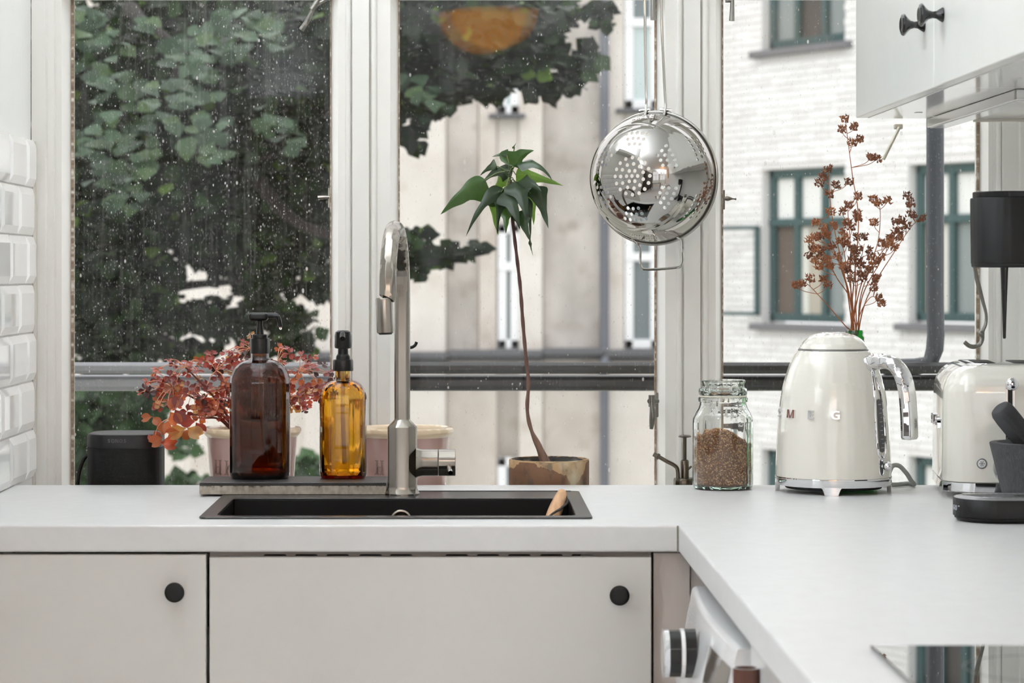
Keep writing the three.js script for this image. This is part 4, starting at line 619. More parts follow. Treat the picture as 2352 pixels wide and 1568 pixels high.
// ---------------------------------------------------------------- green bottle with dried flowers
{
  const d = 4.128, o = V(X(1963, d), SILL, Z(d)), green = new THREE.MeshPhysicalMaterial({ color: '#ffffff', transmission: 1, thickness: 0.003, ior: 1.5, roughness: 0.01, attenuationColor: new THREE.Color(0.08, 0.5, 0.12), attenuationDistance: 0.006 });
  const t = thing('green_bottle', 'green glass bottle used as a vase, only its neck showing above the kettle', 'bottle', [o.x, o.y, o.z]), H = Y(758, d) - SILL;
  const out = [[0, 0.004], [0.03, 0.0005], [0.036, 0.003], [0.0375, 0.008], [0.0375, 0.17], [0.034, 0.2], [0.022, 0.24], [0.0155, 0.28], [0.0142, H - 0.022], [0.0158, H - 0.019], [0.0165, H - 0.012], [0.0148, H - 0.008], [0.0152, H - 0.004], [0.0142, H]];
  const inn = [[0.0105, H], [0.0105, H - 0.02], [0.0125, 0.28], [0.019, 0.24], [0.031, 0.2], [0.0345, 0.17], [0.0345, 0.012], [0, 0.014]];
  part('glass_body', lathe([...smoothProfile(out, 70), ...inn], 56, 0.8), green, t);
  const f = thing('dried_flower_bunch', 'bunch of dried brown sea lavender sprays standing in the green bottle', 'dried flowers', [o.x, o.y, o.z]);
  const stemM = mat('#9c5a30', 0.75), budMs = [mat('#8e5b3e', 0.85), mat('#7a4f38', 0.85), mat('#9c6542', 0.85)], q = (x, y, z) => P(x, y, d).sub(o).add(V(0, 0, z));
  const bud = new THREE.ConeGeometry(0.0016, 0.0056, 5, 1).translate(0, 0.0022, 0), budPale = null;
  const sprays = [
    [[1955, 700], [1968, 500], [1953, 400], [1937, 275], 0.02, [[1960, 292], [1972, 320], [1998, 362], [1930, 300], [1950, 330], [2012, 366]]],
    [[1945, 650], [1915, 500], [1906, 388], [1906, 388], -0.02, [[1886, 420], [1922, 425], [1896, 405], [1950, 418], [1912, 445]]],
    [[1945, 670], [1905, 560], [1878, 505], [1868, 512], 0.03, [[1900, 488], [1884, 525], [1866, 545], [1850, 552], [1894, 540], [1910, 520]]],
    [[1938, 745], [1890, 690], [1845, 648], [1840, 652], 0.01, [[1855, 640], [1890, 640], [1828, 656], [1895, 655]]],
    [[1990, 690], [2055, 580], [2105, 510], [2118, 502], -0.01, [[2090, 450], [2092, 468], [2062, 510], [2098, 492], [2076, 505], [2050, 545], [2068, 530], [2082, 520]]],
    [[1972, 660], [2008, 560], [2012, 480], [2008, 468], 0.04, [[2026, 462], [1998, 460], [1998, 512], [2030, 560]]],
    [[1958, 660], [1960, 560], [1956, 480], [1958, 470], -0.04, [[1978, 450], [1940, 485], [1974, 490], [1950, 510], [1968, 520], [1984, 500], [1946, 530]]],
    [[1950, 660], [1925, 590], [1900, 560], [1885, 545], -0.03, [[1870, 570], [1892, 575], [1905, 540], [1920, 565], [1880, 590], [1862, 588]]],
    [[1945, 680], [1915, 640], [1880, 580], [1864, 572], 0.05, [[1862, 600], [1875, 612], [1898, 610], [1890, 598]]],
    [[1975, 680], [2000, 610], [2035, 560], [2040, 548], 0.02, [[2020, 560], [2000, 590], [1990, 620], [2010, 640], [2012, 600]]],
    [[1965, 690], [1975, 610], [1985, 560], [1985, 545], 0.0, [[1970, 575], [1995, 575], [1960, 590], [1982, 610], [1970, 545]]],
    [[1955, 690], [1940, 620], [1930, 570], [1922, 555], 0.03, [[1940, 560], [1915, 590], [1950, 600], [1935, 545], [1928, 610]]],
    [[1975, 710], [1995, 680], [2008, 690], [2014, 696], 0.05, [[2010, 685], [1998, 660], [2005, 640]]],
    [[1960, 690], [1955, 620], [1948, 585], [1945, 570], 0.055, [[1960, 600], [1940, 620], [1966, 630], [1950, 575], [1975, 640], [1944, 640]]],
    [[1985, 680], [2030, 600], [2060, 550], [2066, 530], -0.04, [[2046, 560], [2060, 570], [2030, 590], [2076, 545], [2014, 610]]],
  ];
  sprays.forEach(([a, b, c, e, dz, tips], i) => {
    const base = q(1963 + (i % 5 - 2) * 4, 775, dz * 0.06), pts = [base.clone().add(V(0, -0.04, 0)), base, q(...a, dz * 0.45), q(...b, dz * 0.8), q(...c, dz)]; if (e[0] !== c[0]) pts.push(q(...e, dz));
    const curve = new THREE.CatmullRomCurve3(pts, false, 'centripetal'), stems = [tube(pts, (k) => 0.00125 - 0.0007 * k, { rad: 6, seg: 36 })], buds = [];
    const cluster = (p, n, s) => { for (let k = 0; k < n; k++) { const g = bud.clone(), h = p.clone().add(V(rr(-1, 1), rr(-0.8, 0.9), rr(-1, 1)).multiplyScalar(s)); g.scale(rr(0.8, 1.25), rr(0.8, 1.3), rr(0.8, 1.25)); g.rotateX(rr(-0.9, 0.9)).rotateZ(rr(-1.2, 1.2)); buds.push(g.translate(h.x, h.y, h.z)); if (k % 3 === 0) stems.push(rod(p, h, 0.00038, 3)); } };
    cluster(q(...e, dz), 30, 0.0062);
    for (const tp of tips) {
      const p = q(tp[0], tp[1], dz + rr(-0.02, 0.02)); let best = 0.35, bd = 1e9;
      for (let k = 0.3; k < 0.98; k += 0.02) { const s = curve.getPointAt(k), w = s.distanceTo(p) + (s.y > p.y - 0.012 ? (s.y - p.y + 0.012) * 4 : 0); if (w < bd) { bd = w; best = k; } }
      const s = curve.getPointAt(best); stems.push(tube([s, s.clone().lerp(p, 0.5).add(V((p.x - s.x) * 0.2, -0.001, 0)), p], 0.00055, { rad: 5, seg: 8 })); cluster(p, 27, 0.0068);
    }
    const sp = part('spray', merge(stems), stemM, f); part('blossoms', merge(buds), budMs[i % 3], sp);
  });
}
// ---------------------------------------------------------------- mortar and pestle, coffee maker
const granite = mat('#ffffff', 0.72, 0, { map: tex(256, 256, (u, v, x, y) => { const k = 50 + 32 * (fbm(u, v, 60, 60, 171, 2) - 0.4) + (hash(x, y, 5) > 0.985 ? 46 : 0); return [k, k + 1, k + 3]; }, true, [6, 3]) });
{
  const mz = Z(3.66), t = thing('mortar', 'dark grey stone mortar behind the drip tray', 'mortar', [0.8275, CT, mz]);
  part('bowl', lathe([[0, 0.0003], [0.043, 0.0003], [0.0455, 0.002], [0.0455, 0.01], [0.0655, 0.0915], [0.0655, 0.0935], [0.0635, 0.0945], [0.0555, 0.0945], [0.0535, 0.0925], [0.045, 0.06], [0.03, 0.04], [0, 0.034]], 72, 0.6), granite, t);
  const p = thing('pestle', 'dark stone pestle leaning in the mortar', 'pestle');
  const a = P(2294, 934, 3.63), b = V(0.842, CT + 0.06, mz + 0.005), dir = b.clone().sub(a).normalize(), Lp = a.distanceTo(b);
  const g = lathe([[0, 0], [0.009, 0.0004], [0.0145, 0.003], [0.0168, 0.008], [0.0175, 0.02], [0.017, Lp * 0.6], [0.0185, Lp * 0.9], [0.0165, Lp * 0.97], [0.009, Lp], [0, Lp]], 40, 1.2);
  g.applyQuaternion(new THREE.Quaternion().setFromUnitVectors(V(0, 1, 0), dir)); g.translate(a.x, a.y, a.z); part('stone', g, granite, p);
}
{
  const z = -0.069, t = thing('coffee_maker', 'matt black coffee maker with a round head over a slatted drip tray', 'coffee maker', [0.75, CT, z]);
  const bx = 0.0505, w = 0.257, D = 0.116, blk = mat('#0d0d0e', 0.45, 0, { specularIntensity: 0.5 }), body = (l, dw = 0) => prism(w + dw, D + dw, 0.0575, l, 20).translate(bx, 0, 0);
  part('base', body([[0.0003, 0.006], [0.003, 0.0045], [0.004, 0.0022], [0.0062, 0.0018], [0.0064, 0.0026], [0.0072, 0.0026], [0.0074, 0], [0.0305, 0], [0.0318, 0.0008]]), blk, t);
  part('tray_rim', prism(w - 0.002, D - 0.002, 0.0565, [[0.0316, 0], [0.0326, 0.0012], [0.0326, 0.006]], 20).translate(bx, 0, 0), mat('#a9a9ac', 0.35, 0.9), t);
  const gm = mat('#9d9ea2', 0.32, 0.95), grid = part('drip_grid', prism(0.16, D - 0.034, 0.04, [[0.0327, 0], [0.0333, 0.001]], 16).translate(0.014, 0, 0), gm, t, 'grey metal drip grid');
  for (let i = 0; i < 17; i++) { const x = -0.052 + i * 0.0082, hl = Math.sqrt(Math.max(0, 1 - Math.pow((x - 0.014) / 0.082, 2))) * 0.034; if (hl > 0.006) part('slat_gap', box(-0.0014, 0.0014, 0.0331, 0.0337, -hl, hl, 0.0002, 1).rotateY(0.5).translate(x, 0, 0), mat('#3a3b3d', 0.5), grid); }
  part('drain_hole', new THREE.CircleGeometry(0.0085, 24).rotateX(-Math.PI / 2).translate(0.012, 0.0341, 0.004), M.dark, grid);
  // head
  const hy0 = 0.3465, hy1 = 0.4415;
  part('head', lathe([[0, hy0], [0.051, hy0], [0.0528, hy0 + 0.0015], [0.0528, hy0 + 0.005], [0.0535, hy0 + 0.006], [0.0546, hy1 - 0.002], [0.0538, hy1], [0.0515, hy1 + 0.0002], [0, hy1 + 0.0002]], 72, 0.5), blk, t);
  part('head_cap', lathe([[0, hy1], [0.0508, hy1], [0.0512, hy1 + 0.001], [0.0512, hy1 + 0.0075], [0.0502, hy1 + 0.0085], [0, hy1 + 0.0085]], 64, 0.5), mat('#121213', 0.25, 0, { specularIntensity: 0.6 }), t);
  part('nozzle', lathe([[0, hy0 - 0.0975], [0.0016, hy0 - 0.0975], [0.0022, hy0 - 0.096], [0.0028, hy0 - 0.07], [0.0052, hy0 - 0.005], [0.0056, hy0 + 0.001], [0, hy0 + 0.001]], 28).translate(-0.0085, 0, 0), M.blackGloss, t, 'long tapered black nozzle');
  part('column', merge([prism(0.07, 0.085, 0.03, [[0.0315, 0], [0.36, 0]], 10).translate(0.138, 0, 0), prism(0.135, 0.085, 0.03, [[0.358, 0.003], [0.361, 0], [0.425, 0], [0.435, 0.008]], 10).translate(0.105, 0, 0)]), blk, t);
  const lt = []; const wrap = (g, a) => { const R = 0.0575; return g.rotateY(a).translate(bx - (w / 2 - 0.0575) + Math.sin(a) * (R + 0.0001), 0, Math.cos(a) * (R + 0.0001)); };
  'GO'.split('').forEach((c, i) => lt.push(wrap(letter(c, 0.0068, 0.0003).translate(0, 0.0185, 0), -1.52 + i * 0.15))); 'TM'.split('').forEach((c, i) => lt.push(wrap(letter(c, 0.0017, 0.0003).translate(0, 0.0212, 0), -1.255 + i * 0.035)));
  part('lettering', merge(lt), mat('#b9bcc2', 0.5), t);
}
// ---------------------------------------------------------------- hob, washing machine, drawer front
{
  const t = thing('hob', 'black glass hob set into the side worktop, mirroring the window', 'hob');
  part('glass_plate', box(0.3655, 0.91, CT + 0.0003, CT + 0.0048, Z(2.276), 1.64, 0.0016, 3), mat('#08090a', 0.015, 0, { clearcoat: 1, clearcoatRoughness: 0.01, ior: 1.6 }), t);
  const rings = []; for (const [x, z, r] of [[0.5, 1.26, 0.075], [0.77, 1.27, 0.09], [0.5, 1.5, 0.09], [0.77, 1.5, 0.075]]) rings.push(new THREE.RingGeometry(r, r + 0.0015, 48).rotateX(-Math.PI / 2).translate(x, CT + 0.00495, z)); part('zone_rings', merge(rings), mat('#3a3b3c', 0.3), t);
}
{
  const t = thing('washing_machine', 'white washing machine with a chrome and black dial, under the side worktop', 'washing machine'), white = mat('#f0f0f0', 0.22, 0, { clearcoat: 0.5 });
  const z0 = 0.19, z1 = 0.727, yt = 0.862;
  part('cabinet_body', box(0.335, 0.9, 0.02, yt - 0.004, z0 + 0.004, z1 - 0.004, 0.006), white, t);
  // the control panel bulges a little in plan and leans outward towards its foot
  const fx = (u, k) => 0.289 - 0.02 * k - 0.009 * Math.sin(u * Math.PI), panel = [];
  panel.push(patch((u, v) => V(fx(u, 1 - v), 0.745 + (yt - 0.007 - 0.745) * v, z0 + (z1 - z0) * u), 24, 6), patch((u, v) => { const a = v * Math.PI / 2; return V(fx(u, 0) + 0.007 * (1 - Math.cos(a)) , yt - 0.007 + 0.007 * Math.sin(a), z0 + (z1 - z0) * u); }, 24, 5), patch((u, v) => V(fx(u, 0) + 0.007 + (0.35 - fx(u, 0)) * v, yt - 0.0002 * v, z0 + (z1 - z0) * u), 24, 3), patch((u, v) => V(fx(1, 1 - v) + (0.34 - fx(1, 1 - v)) * u, 0.745 + (yt - 0.745) * v, z1), 4, 4), patch((u, v) => V(fx(u, 1) + (0.34 - fx(u, 1)) * v, 0.745, z0 + (z1 - z0) * u), 24, 2));
  const dw = white.clone(); dw.side = THREE.DoubleSide; part('control_panel', merge(panel), dw, t);
  const on = (u, v, off) => V(fx(u, 1 - v) - off, 0.745 + (yt - 0.752) * v, z0 + (z1 - z0) * u);
  part('display', patch((u, v) => on(0.66 + 0.3 * u, 0.05 + 0.8 * v, 0.0008), 8, 2), mat('#5b5148', 0.08, 0, { side: THREE.DoubleSide }), t, 'dark glossy display window');
  const marks = []; for (const [a, b] of [[0.12, 0.9], [0.17, 0.86], [0.22, 0.88], [0.3, 0.86], [0.36, 0.86], [0.1, 0.8], [0.14, 0.74], [0.44, 0.84], [0.6, 0.8]]) for (let i = 0; i < 3; i++) marks.push(patch((u, v) => on(a + 0.022 * u, b - i * 0.045 + 0.018 * v, 0.0006), 1, 1)); marks.push(patch((u, v) => on(0.285 + 0.035 * u * (1 - v) + 0.0175 * v, 0.72 + 0.13 * v, 0.0007), 2, 4)); part('panel_print', merge(marks), mat('#8f8f90', 0.6, 0, { side: THREE.DoubleSide }), t);
  const ky = 0.812, kz = 0.425, kx = fx(0.5, 0.42);
  const turn = (pr) => lathe(pr, 64, 0.5).rotateZ(Math.PI / 2).translate(kx + 0.0008, ky, kz), k = part('dial', turn([[0, 0], [0.0285, 0], [0.0285, 0.0125], [0.0275, 0.0132], [0, 0.0132]]), M.blackGloss, t, 'black dial with chrome edges');
  part('dial_reflection_band', turn([[0.0285, 0.0132], [0.029, 0.0135], [0.029, 0.0178], [0.0282, 0.018], [0, 0.018]]), white, k); part('dial_grip', turn([[0, 0.018], [0.0275, 0.018], [0.0275, 0.0315], [0, 0.0315]]), M.blackGloss, k);  // white band: a reflection in the dial, built as a coloured ring
  part('dial_cap', turn([[0, 0.0315], [0.0284, 0.0315], [0.0288, 0.0325], [0.0288, 0.0372], [0.0278, 0.0385], [0.02, 0.0392], [0, 0.0394]]), M.chrome, k, 'chrome dial cap');
  part('door_front', box(0.289, 0.334, 0.1, 0.738, z0 + 0.004, z1 - 0.004, 0.008), white, t);
  const c = thing('drawer_cabinet', 'white drawer cabinet with a brown leather pull, next to the washing machine', 'cabinet');
  part('carcass', box(0.32, 0.9, 0.02, 0.8825, 0.74, 1.34, 0.002), M.carcass, c);
  const dr = part('drawer', box(0.302, 0.319, 0.55, 0.8775, 0.737, 1.337, 0.0025), M.glossWhite, c); part('drawer', box(0.302, 0.319, 0.1, 0.545, 0.737, 1.337, 0.0025), M.glossWhite, c);
  const leather = mat('#4c2818', 0.55), hz = 0.815, s = new THREE.Shape(); s.absarc(0, 0, 0.0135, 0, Math.PI * 2); s.holes.push(new THREE.Path().absarc(0, 0, 0.0112, 0, Math.PI * 2, true));
  part('leather_pull', new THREE.ExtrudeGeometry(s, { depth: 0.045, bevelEnabled: false, curveSegments: 24 }).rotateX(Math.PI / 2).translate(0.2885, 0.856, hz), leather, dr, 'brown leather pull'); part('pull_edge', new THREE.RingGeometry(0.0112, 0.0136, 40).rotateX(-Math.PI / 2).translate(0.2885, 0.8563, hz), M.glossWhite, dr.children[0]);
}
// ---------------------------------------------------------------- wall cabinets
{
  const kp = [[0, 0], [0.0098, 0], [0.0102, 0.001], [0.0085, 0.004], [0.0052, 0.009], [0.0046, 0.014], [0.0062, 0.0195], [0.0115, 0.0245], [0.0152, 0.0275], [0.0156, 0.0295], [0.0142, 0.0315], [0.009, 0.0335], [0, 0.0342]];
  const xs = 0.643, seam = Z(3.459), y0 = 1.512, y1 = 2.32;
  const unit = (label, z0, z1, kz) => {
    const t = thing('wall_cabinet', label, 'cabinet');
    part('carcass', merge([box(xs + 0.0195, XR - 0.0015, y0, y1, z0, z1, 0.001)]), M.glossWhite, t);
    const dr = part('door', box(xs, xs + 0.0185, y0 + 0.0006, y1, z0 + 0.0012, z1 - 0.0012, 0.0018), M.cabinetUpper, t);
    const g = lathe(kp, 48, 0.9).rotateZ(Math.PI / 2).translate(xs - 0.0002, 1.605, kz); part('knob', g, M.blackGloss, dr, 'black mushroom knob');
    const caps = [[0.2, 0.1], [0.05, 0.45]].map(([a, b]) => new THREE.CylinderGeometry(0.0065, 0.0065, 0.001, 24).translate(xs + 0.06 + a * 0.3, y0 - 0.0004, z0 + b * (z1 - z0) * 0.4 + 0.03)); part('cover_cap', caps[0], M.glossWhite, t); part('cover_cap', caps[1], M.glossWhite, t);
    return t;
  };
  unit('white wall cabinet closest to the window, black knob near its front corner', -0.748, seam, Z(3.53));
  unit('second white wall cabinet from the window with a black knob', seam + 0.0008, 0.72, Z(3.392));
  const l = thing('cabinet_lamp', 'slim white lamp bar under the wall cabinets', 'lamp');
  part('housing', box(0.759, 0.792, 1.4965, 1.5115, -0.745, Z(3.475), 0.002), M.glossWhite, l); part('diffuser', box(0.7625, 0.7885, 1.4952, 1.4966, -0.735, Z(3.485), 0.0005), mat('#eef0f2', 0.12), l); part('end_clip', box(0.7575, 0.7592, 1.4975, 1.511, Z(3.482), Z(3.474), 0.0005), mat('#a8a59e', 0.5), l);
  tag(part('cabinet_rail', box(0.835, XR - 0.0015, 1.5062, 1.5116, -0.748, -0.742, 0.001), mat('#d7d2c8', 0.5), scene), 'thin white rail under the far edge of the wall cabinet', 'rail');
}

// ---------------------------------------------------------------- outside: bars in front of the window
{
  const bar = mat('#131416', 0.28), d = 4.9;
  const barSheen = mat('#84868a', 0.36, 0.4), xm = X(836, d);  // same bars, their reflected brightness put into a lighter grey
  for (const [x0, x1, m, wh, at] of [[-3, xm - 0.002, barSheen, 'sheen-lightened grey', 'outside the first casement, before the tree'], [xm + 0.002, 3, bar, 'dark', 'outside the second and third casements']])
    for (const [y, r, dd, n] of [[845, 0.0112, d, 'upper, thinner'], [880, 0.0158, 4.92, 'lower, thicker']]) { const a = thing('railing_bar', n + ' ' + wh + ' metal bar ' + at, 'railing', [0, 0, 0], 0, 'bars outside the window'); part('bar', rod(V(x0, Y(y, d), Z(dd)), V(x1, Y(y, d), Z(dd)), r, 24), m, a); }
  const p = thing('drain_pipe', 'dark grey upright pipe standing outside the third casement', 'pipe');
  const px0 = X(2148, 4.95); part('pipe', tube([V(px0, 3.4, Z(4.95)), V(px0, 1.2, Z(4.95)), V(px0, 1.115, Z(4.95)), V(px0 - 0.01, 1.082, Z(4.95)), V(px0 - 0.04, 1.0745, Z(4.95)), V(px0 - 0.1, 1.0745, Z(4.95))], 0.0172, { rad: 20, seg: 80 }), mat('#3c4046', 0.45), p);
}
// ---------------------------------------------------------------- courtyard ground
struct('ground_outside', new THREE.PlaneGeometry(160, 160).rotateX(-Math.PI / 2).translate(0, -3.4, 0), mat('#a7a79c', 0.95), 'pale courtyard ground far below');

// ---------------------------------------------------------------- plastered courtyard house
const glassFar = mat('#6f7a7c', 0.06, 0), curtain = mat('#dcdcd4', 0.9), frameWhite = mat('#f2f4f6', 0.4), sillDark = mat('#5b5c60', 0.6);
function farWindow(par, name, x0, x1, y0, y1, z, fr, o = {}) {      // frame, bars, panes and what hangs behind them, as parts of a house
  const w = o.frame ?? 0.07, f = [box(x0, x0 + w, y0, y1, z - 0.09, z, 0.01, 1), box(x1 - w, x1, y0, y1, z - 0.09, z, 0.01, 1), box(x0, x1, y0, y0 + w, z - 0.09, z, 0.01, 1), box(x0, x1, y1 - w, y1, z - 0.09, z, 0.01, 1)];
  const vs = [x0 + w * 0.5, ...(o.posts ?? []), x1 - w * 0.5], hs = [y0 + w * 0.5, ...(o.bars ?? []), y1 - w * 0.5], pw = w * 0.95;
  for (const v of o.posts ?? []) f.push(box(v - pw / 2, v + pw / 2, y0, y1, z - 0.08, z + 0.005, 0.01, 1)); for (const h of o.bars ?? []) f.push(box(x0, x1, h - pw / 2, h + pw / 2, z - 0.08, z + 0.012, 0.01, 1));
  const m = part(name, merge(f), fr, par);
  for (let i = 0; i < vs.length - 1; i++) for (let j = 0; j < hs.length - 1; j++) {
    if (o.open && o.open[0] === i && o.open[1] === j) continue;
    const c = o.shade?.(i, j), pn = part('pane', T(new THREE.PlaneGeometry(vs[i + 1] - vs[i], hs[j + 1] - hs[j]), (vs[i] + vs[i + 1]) / 2, (hs[j] + hs[j + 1]) / 2, z - 0.05), c ?? glassFar, m);
  }
  return m;
}
{
  const d0 = 28, t = thing('plaster_house', 'beige plastered courtyard house behind the second casement, with white framed windows', 'building'), z = Z(d0), x = (p, d = d0) => X(p, d), y = (p, d = d0) => Y(p, d);
  const pl = (a, b, s) => mat('#ffffff', 0.95, 0, { map: tex(256, 256, (u, v) => { const n = fbm(u, v, 5, 6, s, 5), q = fbm(u, v, 2, 3, s + 3, 3); return lerp3(lerp3(a, b, Math.max(0, Math.min(1, (n - 0.5) * 2.4 + (q - 0.5) * 1.6 + 0.5))), [b[0] - 22, b[1] - 26, b[2] - 30], Math.max(0, (fbm(u, v, 9, 13, s + 6, 4) - 0.56) * 2.2)); }, true, [0.5, 0.35]) });
  const pale = pl([228, 223, 217], [216, 210, 203], 211), grey = pl([202, 196, 190], [174, 168, 162], 221), tan = pl([212, 204, 196], [194, 185, 176], 231);
  const y0 = -3.4, y1 = 9, cy = y(818);
  part('wall', box(-16, x(1640), y0, y1, z - 1.4, z - 0.2, 0), pale, t);
  const field = (a, b, m, dz, yy0 = cy, yy1 = y1) => part('wall_panel', box(x(a), x(b), yy0, yy1, z - 0.25, z + dz, 0.02, 1), m, t);
  field(700, 1025, pale, 0.1); field(1025, 1100, grey, 0); field(1100, 1141, tan, 0.06); field(1192, 1246, pale, 0.1); field(1246, 1388, grey, 0); field(1388, 1432, pale, 0.08); field(1512, 1600, pale, 0.08);
  field(1141, 1192, pale, 0.02, y(515), y(262)); field(1432, 1512, pale, 0.02, y(452), y(255)); field(1141, 1192, pale, 0.02, cy, y(800)); field(1432, 1512, pale, 0.02, cy, y(800));
  field(700, 1025, pale, 0.12, y0, cy); field(1025, 1142, tan, 0.02, y0, cy); field(1192, 1246, pale, 0.12, y0, cy); field(1246, 1388, tan, 0.04, y0, cy); field(1388, 1600, pale, 0.1, y0, cy);
  for (const [a, b, s] of [[700, 1030, 0], [1030, 1245, 4], [1245, 1385, 8], [1385, 1600, 4]]) part('string_course', merge([box(x(a), x(b), y(833 - s), y(822 - s), z - 0.1, z + 0.26, 0.02, 1), box(x(a), x(b), y(822 - s), y(806 - s), z - 0.1, z + 0.36, 0.02, 1)]), sillDark, t, 'dark grey ledge');
  const win = (a, b, ya, yb, bars) => { farWindow(t, 'window', x(a), x(b), y(yb), y(ya), z + 0.03, frameWhite, { frame: 0.1, bars, shade: (i, j) => (ya < 100 && j === 0 ? mat('#c3d2d2', 0.1) : undefined) }); part('window_sill', box(x(a) - 0.1, x(b) + 0.06, y(yb + 11), y(yb + 1), z - 0.1, z + 0.2, 0.01, 1), sillDark, t); };
  win(1143, 1193, 515, 800, [y(612)]); win(1143, 1193, -40, 262, [y(60)]); win(1434, 1514, 452, 800, [y(590)]); win(1434, 1514, -60, 250, [y(52)]); win(1143, 1193, 1050, 1330, [y(1140)]); win(1434, 1514, 1096, 1380, [y(1180)]);
  const dp = part('drain_pipe', merge([rod(V(x(1386), y(822), z + 0.2), V(x(1386), y1, z + 0.16), 0.052, 12), rod(V(x(1386), y0, z + 0.2), V(x(1386), y(840), z + 0.2), 0.05, 12), tube([V(x(1386), y(800), z + 0.2), V(x(1386), y(826), z + 0.34), V(x(1381), y(838), z + 0.4), V(x(1384), y(860), z + 0.24)], 0.052, { rad: 12 })]), mat('#6d7078', 0.5, 0.3), t, 'blue grey drain pipe');
}
